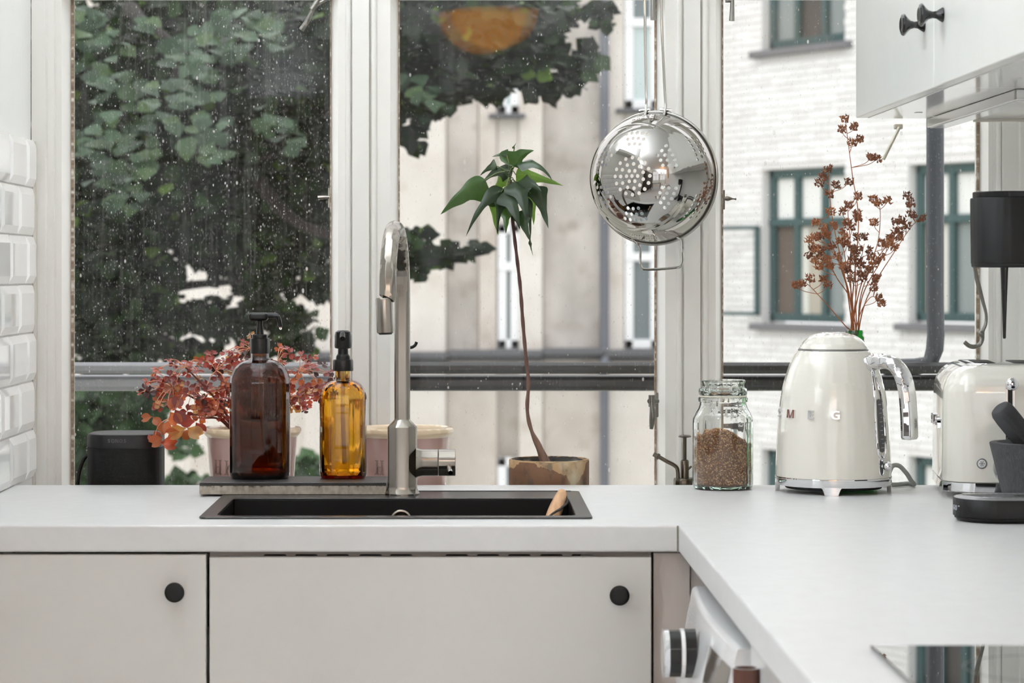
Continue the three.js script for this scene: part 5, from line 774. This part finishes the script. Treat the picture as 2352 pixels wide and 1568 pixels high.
// ---------------------------------------------------------------- white brick house, its front turned towards the yard
{
  const dd = 26.8, th = Math.atan2(1, 0.61), t = thing('brick_house', 'white painted brick house with green framed windows behind the third casement', 'building', [X(1663, dd), 0, Z(dd)], -th);
  const k = Math.sqrt(1 + 0.61 * 0.61), at = (p) => { const q = (p - VX) / F, X0 = X(1663, dd), D = (X0 + 0.61 * dd) / (q + 0.61); return [(dd - D) * k, D]; };
  const u = (p) => at(p)[0], yv = (p, yy) => Y(yy, at(p)[1]);
  const mortar = mat('#e6e5e4', 0.95), wins = [[1750, 1940, 390, 742, 'mid'], [2086, 2254, 378, 742, 'right'], [1750, 1940, -260, 118, 'top'], [1748, 1940, 1030, 1400, 'low'], [2086, 2254, 1046, 1420, 'low'], [2086, 2254, -300, 90, 'top']];
  const W = wins.map(([a, b, ya, yb, n]) => ({ a: u(a), b: u(b), y0: yv(a, yb), y1: yv(a, ya), n }));
  const u0 = u(1642), u1 = u(2420), bot = -3.4, top = 9;
  { // wall with real openings
    const s = new THREE.Shape(); s.moveTo(u0, bot); s.lineTo(u1 + 2.5, bot); s.lineTo(u1 + 2.5, top); s.lineTo(u0, top); s.lineTo(u0, bot);
    for (const w of W) { const h = new THREE.Path(); h.moveTo(w.a, w.y0); h.lineTo(w.a, w.y1); h.lineTo(w.b, w.y1); h.lineTo(w.b, w.y0); h.lineTo(w.a, w.y0); s.holes.push(h); }
    part('wall', boxUV(new THREE.ExtrudeGeometry(s, { depth: 0.3, bevelEnabled: false }).translate(0, 0, -0.312)), mortar, t);
  }
  // bricks in courses; the 300 that show largest are single pieces
  const H = 0.0635, PH = 0.074, Lb = 0.228, PL = 0.238, list = [];
  for (let r = 0; r < 80; r++) {
    const y0 = -1.1 + r * PH; let x = u0 + 0.004 + (r % 2) * PL / 2;
    for (; x < u1; x += PL) {
      let segs = [[x, x + Lb]];
      for (const w of W) if (y0 + H > w.y0 - 0.1 && y0 < w.y1 + 0.02) segs = segs.flatMap(([a, b]) => (b <= w.a || a >= w.b ? [[a, b]] : [[a, Math.min(b, w.a - 0.004)], [Math.max(a, w.b + 0.004), b]].filter(([p, q]) => q - p > 0.03)));
      for (const [a, b] of segs) list.push([a, b, y0]);
    }
  }
  const tones = ['#f3f3f3', '#ececeb', '#f5f5f5', '#e7e6e5', '#f0f0f0'].map((c) => mat(c, 0.85)), geos = new Map();
  const geo = (l) => { const kk = Math.round(l * 200); if (!geos.has(kk)) geos.set(kk, box(-kk / 400, kk / 400, -H / 2, H / 2, -0.04, 0, 0.004, 1)); return geos.get(kk); };
  const inView = ([a, b, y0]) => { const m = (a + b) / 2, D = dd - m / k, px = VX + F * (X(1663, dd) + 0.61 * (dd - D)) / D, py = VY + F * (EYE - y0) / D; const cab = px > 1950 && py < 285; return px > 1668 && px < 2245 && py > 4 && py < 1108 && !cab && !(px > 1650 && px < 1730 && py > 880) && !(px > 1785 && px < 2060 && py > 770) && !(px > 2125 && px < 2172) && !(px > 2120 && py > 830) ? b - a : 0; };
  const rank = list.map((b, i) => [inView(b) * (1 + b[0] * 0.04), i]).sort((a, b) => b[0] - a[0] || a[1] - b[1]).slice(0, 300), single = new Set(rank.filter(([s]) => s > 0).map(([, i]) => i)), rest = tones.map(() => []);
  list.forEach(([a, b, y0], i) => {
    const dz = rr(0, 0.007), rz = rr(-0.006, 0.006), tone = Math.floor(rnd() * tones.length);
    if (single.has(i)) { const m = part('brick', geo(b - a), tones[tone], t); m.position.set((a + b) / 2, y0 + H / 2, dz); m.rotation.z = rz; }
    else rest[tone].push(new THREE.BoxGeometry(b - a, H, 0.04).translate((a + b) / 2, y0 + H / 2, dz - 0.02));
  });
  const all = []; rest.forEach((l) => all.push(...l)); part('bricks', merge(all), tones[1], t, 'further bricks of the same wall').userData.kind = 'stuff';
  const greenF = mat('#3f5a5a', 0.5), inside = mat('#7d776d', 0.9), blind = mat('#f0f1ee', 0.7), darkIn = mat('#4c4a47', 0.5), drape = mat('#b9b2a4', 0.9), greyP = mat('#8d9696', 0.15), brownC = mat('#6d625a', 0.8);
  W.forEach((w, i) => {
    const l = (w.b - w.a), posts = w.n === 'right' ? [w.a + l * 0.5] : [w.a + l * 0.345, w.a + l * 0.675], tr = w.y1 - (w.y1 - w.y0) * 0.345;
    farWindow(t, 'window', w.a + 0.01, w.b - 0.01, w.y0 + 0.02, w.y1 - 0.01, -0.09, greenF, { frame: 0.085, posts, bars: [tr], shade: (c, r) => (r === 1 && w.n !== 'top' ? blind : w.n === 'mid' ? (c === 0 ? brownC : c === 1 ? drape : greyP) : w.n === 'right' ? (c === 0 ? drape : greyP) : w.n === 'top' ? (c === 1 ? darkIn : greyP) : greyP) });
    part('window_sill', merge([box(w.a - 0.12, w.b + 0.12, w.y0 - 0.07, w.y0, -0.1, 0.09, 0.012, 1)]), mat('#77777b', 0.6), t);
    if (w.n === 'mid' || w.n === 'right') part('curtain', box(w.a + l * 0.36, w.a + l * 0.46, w.y0 + 0.05, tr - 0.05, -0.135, -0.13, 0.002, 1), curtain, t);
  });
  { // the casement that stands open, hinged at the window's edge
    const w = W[0], y0 = w.y0 + 0.08, y1 = w.y1 - (w.y1 - w.y0) * 0.345 - 0.03, L = 0.66, f = 0.055, s = part('open_casement', merge([box(-L, -L + f * 0.6, y0, y1, -0.02, 0.02, 0.006, 1), box(-f, 0, y0, y1, -0.02, 0.02, 0.006, 1), box(-L, 0, y0, y0 + f * 0.7, -0.02, 0.02, 0.006, 1), box(-L, 0, y1 - f * 0.7, y1, -0.02, 0.02, 0.006, 1)]), greenF, t, 'green casement standing open');
    s.position.set(w.a + 0.02, 0, 0.05); s.rotation.y = 0.35; part('pane', T(new THREE.PlaneGeometry(L - 0.06, y1 - y0 - 0.06), -L / 2, (y0 + y1) / 2, 0), paneClear, s);
  }
}
// ---------------------------------------------------------------- the big tree and the bushes below it
{
  const lg = patch((a, b) => { const k = b * 2 - 1, w = 0.5 * Math.sin(Math.PI * Math.min(1, Math.pow(a, 0.62))) * (1 + 0.12 * Math.sin(a * 17)); return V(k * w, -0.12 * a * a + 0.16 * Math.abs(k) * w, a); }, 4, 4);
  const t = thing('leafy_tree', 'large dense green tree filling the first casement and reaching over the second', 'tree');
  const bark = mat('#26211d', 0.95), leafM = (c, tr) => new THREE.MeshPhysicalMaterial({ color: c, roughness: 0.5, transmission: tr, thickness: 0, specularIntensity: 0.4, side: THREE.DoubleSide });
  const tp = (x, y, d) => P(x, y, d);
  part('trunk', tube([V(X(210, 13.6), -3.4, Z(13.6)), tp(212, 1100, 13.6), tp(226, 800, 13.2), tp(228, 600, 12), tp(250, 380, 11.1), tp(300, 100, 11), tp(330, -300, 11)], (k) => 0.12 - 0.06 * k, { rad: 14, seg: 60 }), bark, t);
  for (const b of [[[236, 640, 11.1], [380, 480, 10.4], [560, 380, 9.8], [700, 330, 9.4]], [[250, 380, 11.1], [420, 180, 10.2], [700, 60, 9.6], [1000, 40, 9.4], [1330, 60, 9.3]], [[300, 20, 9.2], [340, 60, 8.6], [400, 110, 8.3], [405, 190, 8.2]], [[560, 380, 9.8], [700, 520, 9.4], [900, 560, 9.2], [1090, 580, 9.1]], [[700, 60, 9.6], [880, 160, 9.4], [960, 260, 9.3], [945, 330, 9.3]], [[236, 700, 11.1], [400, 660, 10.6], [620, 640, 10]], [[236, 820, 11.2], [330, 760, 10.6], [430, 800, 10.2]]]) part('branch', tube(b.map((p) => tp(...p)), (k) => 0.03 - 0.022 * k, { rad: 8, seg: 30 }), bark, t);
  // clumps of leaves: where they hang, how wide, how many, how big
  const C = [
    [400, 160, 10.8, 300, 200, 1.5, 5200], [300, 420, 11, 170, 200, 1.2, 3000], [560, 400, 10.8, 190, 170, 1.2, 3000], [640, 160, 10.6, 150, 180, 1.2, 2400],
    [225, 600, 11.1, 70, 150, 0.8, 1500], [255, 760, 11, 80, 60, 0.8, 800], [660, 545, 10.4, 95, 70, 0.8, 900], [450, 540, 10.6, 120, 40, 0.8, 520], [600, 640, 10.5, 60, 36, 0.6, 160],
    [370, 720, 10.7, 70, 40, 0.6, 260], [560, 735, 10.5, 100, 34, 0.6, 330], [690, 715, 10.2, 44, 46, 0.5, 200], [735, 640, 10.1, 24, 60, 0.4, 150], [400, 610, 10.6, 30, 60, 0.5, 110], [480, 660, 10.5, 30, 26, 0.5, 60], [320, 640, 10.8, 24, 50, 0.5, 90], [640, 790, 10.3, 60, 24, 0.5, 120], [420, 800, 10.6, 90, 18, 0.5, 130],
    [850, 40, 9.7, 120, 90, 0.9, 1500], [1010, 30, 9.6, 150, 80, 0.9, 1700], [1180, 60, 9.5, 70, 60, 0.6, 480], [1000, 150, 9.5, 90, 42, 0.5, 520], [1130, 160, 9.4, 70, 34, 0.5, 300], [940, 215, 9.4, 30, 46, 0.3, 150], [1240, 110, 9.4, 34, 40, 0.4, 130], [1090, 205, 9.4, 50, 18, 0.3, 90], [990, 235, 9.35, 26, 22, 0.3, 46],
    [952, 300, 9.3, 9, 22, 0.15, 16], [942, 330, 9.3, 6, 12, 0.1, 6], [1330, 150, 9.3, 22, 18, 0.2, 36], [1355, 135, 9.3, 12, 22, 0.2, 20], [1260, 205, 9.3, 22, 14, 0.2, 26], [1310, 190, 9.3, 16, 10, 0.2, 14], [1385, 36, 9.3, 14, 16, 0.2, 24], [1320, 12, 9.3, 28, 9, 0.2, 20], [1290, 40, 9.3, 16, 14, 0.2, 18], [1025, 250, 9.3, 14, 10, 0.15, 9],
    [960, 590, 9.2, 22, 22, 0.2, 46], [1015, 590, 9.15, 24, 13, 0.2, 36], [1085, 576, 9.1, 11, 9, 0.15, 12], [1050, 582, 9.1, 16, 6, 0.15, 10], [935, 535, 9.2, 14, 9, 0.15, 10], [975, 545, 9.2, 8, 5, 0.1, 4],
  ];
  // openings between the boughs
  const gaps = [[400, 585, 17, 48, -0.25], [455, 650, 62, 26, 0.75], [505, 655, 36, 20, 0], [295, 575, 9, 46, -0.1], [352, 553, 20, 9, 0.2], [348, 672, 11, 28, -0.3], [402, 684, 13, 20, 0], [300, 645, 9, 10, 0], [336, 625, 12, 8, 0], [540, 715, 26, 18, 0.5], [690, 690, 58, 26, 0.1], [735, 730, 30, 34, 0.4], [665, 590, 13, 12, 0], [625, 600, 10, 8, 0], [388, 768, 58, 13, 0], [285, 782, 14, 10, 0], [275, 812, 15, 8, 0], [450, 785, 40, 12, 0.1], [590, 770, 34, 14, 0], [445, 22, 9, 7, 0], [420, 60, 12, 8, 0.4], [447, 85, 12, 9, 0], [235, 122, 7, 13, 0.3], [222, 48, 8, 6, 0], [650, 328, 15, 7, 0.1], [640, 300, 22, 6, 0.2], [628, 115, 7, 11, 0], [538, 178, 6, 10, 0], [728, 345, 6, 9, 0], [975, 42, 9, 7, 0], [1048, 104, 12, 18, 0.5], [1080, 70, 9, 7, 0], [1125, 88, 12, 8, 0], [1230, 80, 16, 22, 0.3], [1150, 132, 8, 9, 0], [1010, 8, 8, 6, 0]];
  const N = C.reduce((s, c) => s + c[6], 0), im = new THREE.InstancedMesh(lg, leafM('#ffffff', 0.22), N), m4 = new THREE.Matrix4(), qn = new THREE.Quaternion(), col = new THREE.Color(), near = [];
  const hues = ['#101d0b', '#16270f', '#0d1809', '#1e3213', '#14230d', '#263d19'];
  let n = 0;
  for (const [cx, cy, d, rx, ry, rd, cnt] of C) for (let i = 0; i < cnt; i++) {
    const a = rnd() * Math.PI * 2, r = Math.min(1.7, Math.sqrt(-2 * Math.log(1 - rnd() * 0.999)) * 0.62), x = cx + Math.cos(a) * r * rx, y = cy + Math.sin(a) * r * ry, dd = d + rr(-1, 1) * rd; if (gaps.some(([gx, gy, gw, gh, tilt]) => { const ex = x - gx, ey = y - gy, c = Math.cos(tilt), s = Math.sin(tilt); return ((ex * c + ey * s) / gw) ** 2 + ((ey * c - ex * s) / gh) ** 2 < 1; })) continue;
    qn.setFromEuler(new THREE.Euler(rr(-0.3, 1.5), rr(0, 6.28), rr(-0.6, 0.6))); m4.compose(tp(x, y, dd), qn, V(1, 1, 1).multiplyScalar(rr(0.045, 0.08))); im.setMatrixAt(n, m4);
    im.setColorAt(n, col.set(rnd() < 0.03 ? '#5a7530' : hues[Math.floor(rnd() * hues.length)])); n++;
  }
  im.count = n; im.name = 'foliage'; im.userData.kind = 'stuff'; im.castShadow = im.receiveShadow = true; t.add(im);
  // nearer sprays whose leaves can be told apart, colours lightened for sky sheen
  const ms = ['#465c46', '#334834', '#546a54', '#40553a', '#4d6340', '#2b402b'].map((c) => leafM(c, 0.25));
  const sprays = [[210, 60, 300, 210, 8.4], [300, 40, 460, 130, 8.2], [480, 20, 570, 120, 8.4], [390, 160, 520, 330, 8.0], [200, 150, 320, 330, 8.3], [330, 200, 530, 390, 7.9], [190, 300, 260, 400, 8.5], [300, 300, 340, 400, 8.3], [440, 60, 470, 200, 8.5], [600, 250, 670, 340, 8.8], [560, 30, 640, 90, 8.9], [240, 390, 300, 470, 8.6], [940, 180, 1010, 250, 8.9], [180, 30, 230, 100, 8.6]];
  let cnt = 0;
  for (const [x0, y0, x1, y1, d] of sprays) for (let i = 0; i < 21 && cnt < 294; i++, cnt++) {
    const k = rnd(), sx = rr(-34, 34), sy = rr(-26, 26), m = part('leaf', lg, ms[Math.floor(rnd() * ms.length)], t), len = rr(0.048, 0.078);
    m.position.copy(tp(x0 + (x1 - x0) * k + sx, y0 + (y1 - y0) * k + sy, d + rr(-0.3, 0.3))); m.rotation.set(rr(0.25, 0.95), rr(-0.9, 0.9) + 0.4, rr(-0.4, 0.4)); m.scale.setScalar(len);
  }
  const bush = (name, label, cs) => { const g = thing(name, label, 'bush'), N2 = cs.reduce((s, c) => s + c[6], 0), f = new THREE.InstancedMesh(lg, leafM('#ffffff', 0.2), N2); let j = 0;
    for (const [cx, cy, d, rx, ry, rd, c] of cs) for (let i = 0; i < c; i++, j++) { const a = rnd() * 6.2832, r = Math.sqrt(rnd()); qn.setFromEuler(new THREE.Euler(rr(-0.3, 1.5), rr(0, 6.28), rr(-0.6, 0.6))); m4.compose(tp(cx + Math.cos(a) * r * rx, cy + Math.sin(a) * r * ry, d + rr(-1, 1) * rd), qn, V(1, 1, 1).multiplyScalar(rr(0.06, 0.11))); f.setMatrixAt(j, m4); f.setColorAt(j, col.set(['#33492c', '#3f5a38', '#2a3d27', '#4d6a45'][Math.floor(rnd() * 4)])); }
    f.name = 'foliage_' + String(used.get('foliage') ?? 1).padStart(3, '0'); used.set('foliage', (used.get('foliage') ?? 1) + 1); f.userData.kind = 'stuff'; f.castShadow = f.receiveShadow = true; g.add(f); return g; };
  const b1 = bush('tall_bush', 'dark green bush below the tree, above the black speaker', [[240, 970, 12.5, 105, 80, 0.8, 2000], [220, 1070, 12.5, 110, 70, 0.8, 1300], [330, 900, 12.5, 60, 26, 0.5, 220]]);
  part('stem', tube([V(X(270, 12.5), -3.4, Z(12.5)), tp(272, 1200, 12.5), tp(268, 1000, 12.5)], 0.03, { rad: 8 }), bark, b1);
  const b2 = bush('low_bush', 'lighter green bush seen between the glazed pots', [[650, 1110, 14, 150, 60, 1, 800], [440, 1120, 14, 60, 26, 0.7, 70], [420, 1030, 14, 20, 14, 0.4, 16]]);
  part('stem', tube([V(X(600, 14), -3.4, Z(14)), tp(602, 1300, 14), tp(600, 1130, 14)], 0.03, { rad: 8 }), bark, b2);
}

// ---------------------------------------------------------------- the room behind the viewer, seen only in reflections
{
  const d = V(0.07, 2.083, 4.4), t = thing('pendant_lamp', 'amber bowl pendant lamp whose glow is mirrored in the second casement', 'lamp', [d.x, d.y, d.z]);
  const glow = new THREE.MeshPhysicalMaterial({ color: '#c98a45', roughness: 0.5, emissive: new THREE.Color(1, 0.42, 0.09), emissiveIntensity: 17 });
  const prof = []; for (let i = 0; i <= 16; i++) { const a = i / 16 * Math.PI / 2; prof.push([0.164 * Math.sin(a), 0.145 - 0.145 * Math.cos(a)]); }
  part('shade', lathe([...prof, [0.164, 0.147], [0.15, 0.147], [0, 0.143]], 56, 0.7), glow, t); part('cord', rod(V(0, 0.15, 0), V(0, 0.515, 0), 0.004), M.black, t);
  const l = new THREE.PointLight(new THREE.Color(1, 0.62, 0.3), 0.4); l.position.set(0, 0.08, 0); l.castShadow = true; t.add(l);
}
{ // uplighters added on the walls for fill: they light the white ceiling
  const glow = new THREE.MeshPhysicalMaterial({ color: '#ffffff', roughness: 0.6, emissive: new THREE.Color(1, 0.98, 0.95), emissiveIntensity: 3 });
  for (const [x, z, turn, label, sc = 1, power = 1] of [[-2.53, 2.2, Math.PI / 2, 'long white uplighter on the side wall far from the worktop'], [-0.2, 6.42, 0, 'added white fill uplighter above the added back windows', 1, 2.4], [-1.7, 0.7, 0, 'long white uplighter on the wall beyond the tiles'], [-0.65, -0.1, Math.PI / 2, 'added short fill uplighter high above the tiled wall', 0.45, 1.35]]) {
    const t = thing('added_uplight_lamp', label, 'lamp', [x, 2.02, z], turn, 'added fill uplighters'); t.scale.x = sc;
    part('housing', merge([box(-0.8, 0.8, -0.05, -0.04, -0.065, 0.065, 0.003), box(-0.8, 0.8, -0.045, 0.03, 0.058, 0.065, 0.003), box(-0.8, 0.8, -0.045, 0.03, -0.065, -0.058, 0.003), box(-0.8, -0.79, -0.045, 0.03, -0.06, 0.06, 0.003), box(0.79, 0.8, -0.045, 0.03, -0.06, 0.06, 0.003)]), M.windowPaint, t);
    part('diffuser', box(-0.788, 0.788, -0.02, -0.01, -0.056, 0.056, 0.001), glow, t);
    const l = new THREE.RectAreaLight(new THREE.Color(0.9, 0.985, 1.09), FILL_LAMP * power, 1.56 * sc, 0.11); l.position.set(0, 0.002, 0); l.rotation.x = Math.PI / 2; t.add(l);
  }
}
{
  const t = thing('dining_table', 'dark dining table standing behind the viewer', 'table', [-0.85, 0, 4.5]);
  part('table_top', box(-0.9, 0.6, 0.71, 0.745, -0.45, 0.45, 0.006), mat('#20222a', 0.3), t); for (const x of [-0.82, 0.52]) for (const z of [-0.37, 0.37]) part('leg', box(x - 0.03, x + 0.03, 0.001, 0.71, z - 0.03, z + 0.03, 0.004), mat('#20222a', 0.4), t);
  const wd = thing('added_wardrobe', 'tall dark brown wardrobe put by the far side wall to darken the mirrored room', 'added_wardrobe', [-2.3, 0, 4.4]), wood = mat('#2d241e', 0.5);  // unseen dark mass added to darken the room mirrored in the colander
  part('carcass', box(-0.28, 0.24, 0.002, 2.0, -1.2, 1.2, 0.004), wood, wd); for (const z of [-0.8, 0, 0.8]) { const dd = part('door', box(0.242, 0.262, 0.08, 1.97, z - 0.395, z + 0.395, 0.003), wood, wd); part('knob', new THREE.SphereGeometry(0.016, 16, 10).translate(0.275, 1.05, z + 0.33), M.brass, dd); }
  const fr = thing('framed_picture', 'colourful abstract picture in a thin frame on the side wall', 'picture', [XR - 0.0155, 1.75, 2.9]);
  const art = tex(128, 160, (u, v) => { const n = fbm(u, v, 4, 5, 301, 2), m = fbm(u, v, 7, 6, 311, 2); return n > 0.62 ? [196, 62, 52] : n > 0.5 ? (m > 0.5 ? [236, 226, 206] : [222, 150, 58]) : m > 0.56 ? [52, 70, 92] : n < 0.34 ? [230, 176, 82] : [214, 208, 196]; }, true);
  part('frame', box(-0.014, 0.014, -0.42, 0.42, -0.34, 0.34, 0.003), mat('#2b2622', 0.4), fr); part('print', new THREE.PlaneGeometry(0.62, 0.78).rotateY(-Math.PI / 2).translate(-0.0146, 0, 0), mat('#ffffff', 0.5, 0, { map: art }), fr);
  const s = thing('framed_picture', 'small dark picture in a pale frame on the far side wall', 'picture', [-2.585, 1.5, 2.6]); part('frame', box(-0.012, 0.012, -0.22, 0.22, -0.17, 0.17, 0.003), mat('#a08b6c', 0.5), s); part('print', new THREE.PlaneGeometry(0.28, 0.38).rotateY(Math.PI / 2).translate(0.0126, 0, 0), mat('#4d5358', 0.5), s);
}

scene.traverse((o) => { if (o.isLight && o.shadow) o.shadow.radius = 4; });
renderer.render(scene, camera);
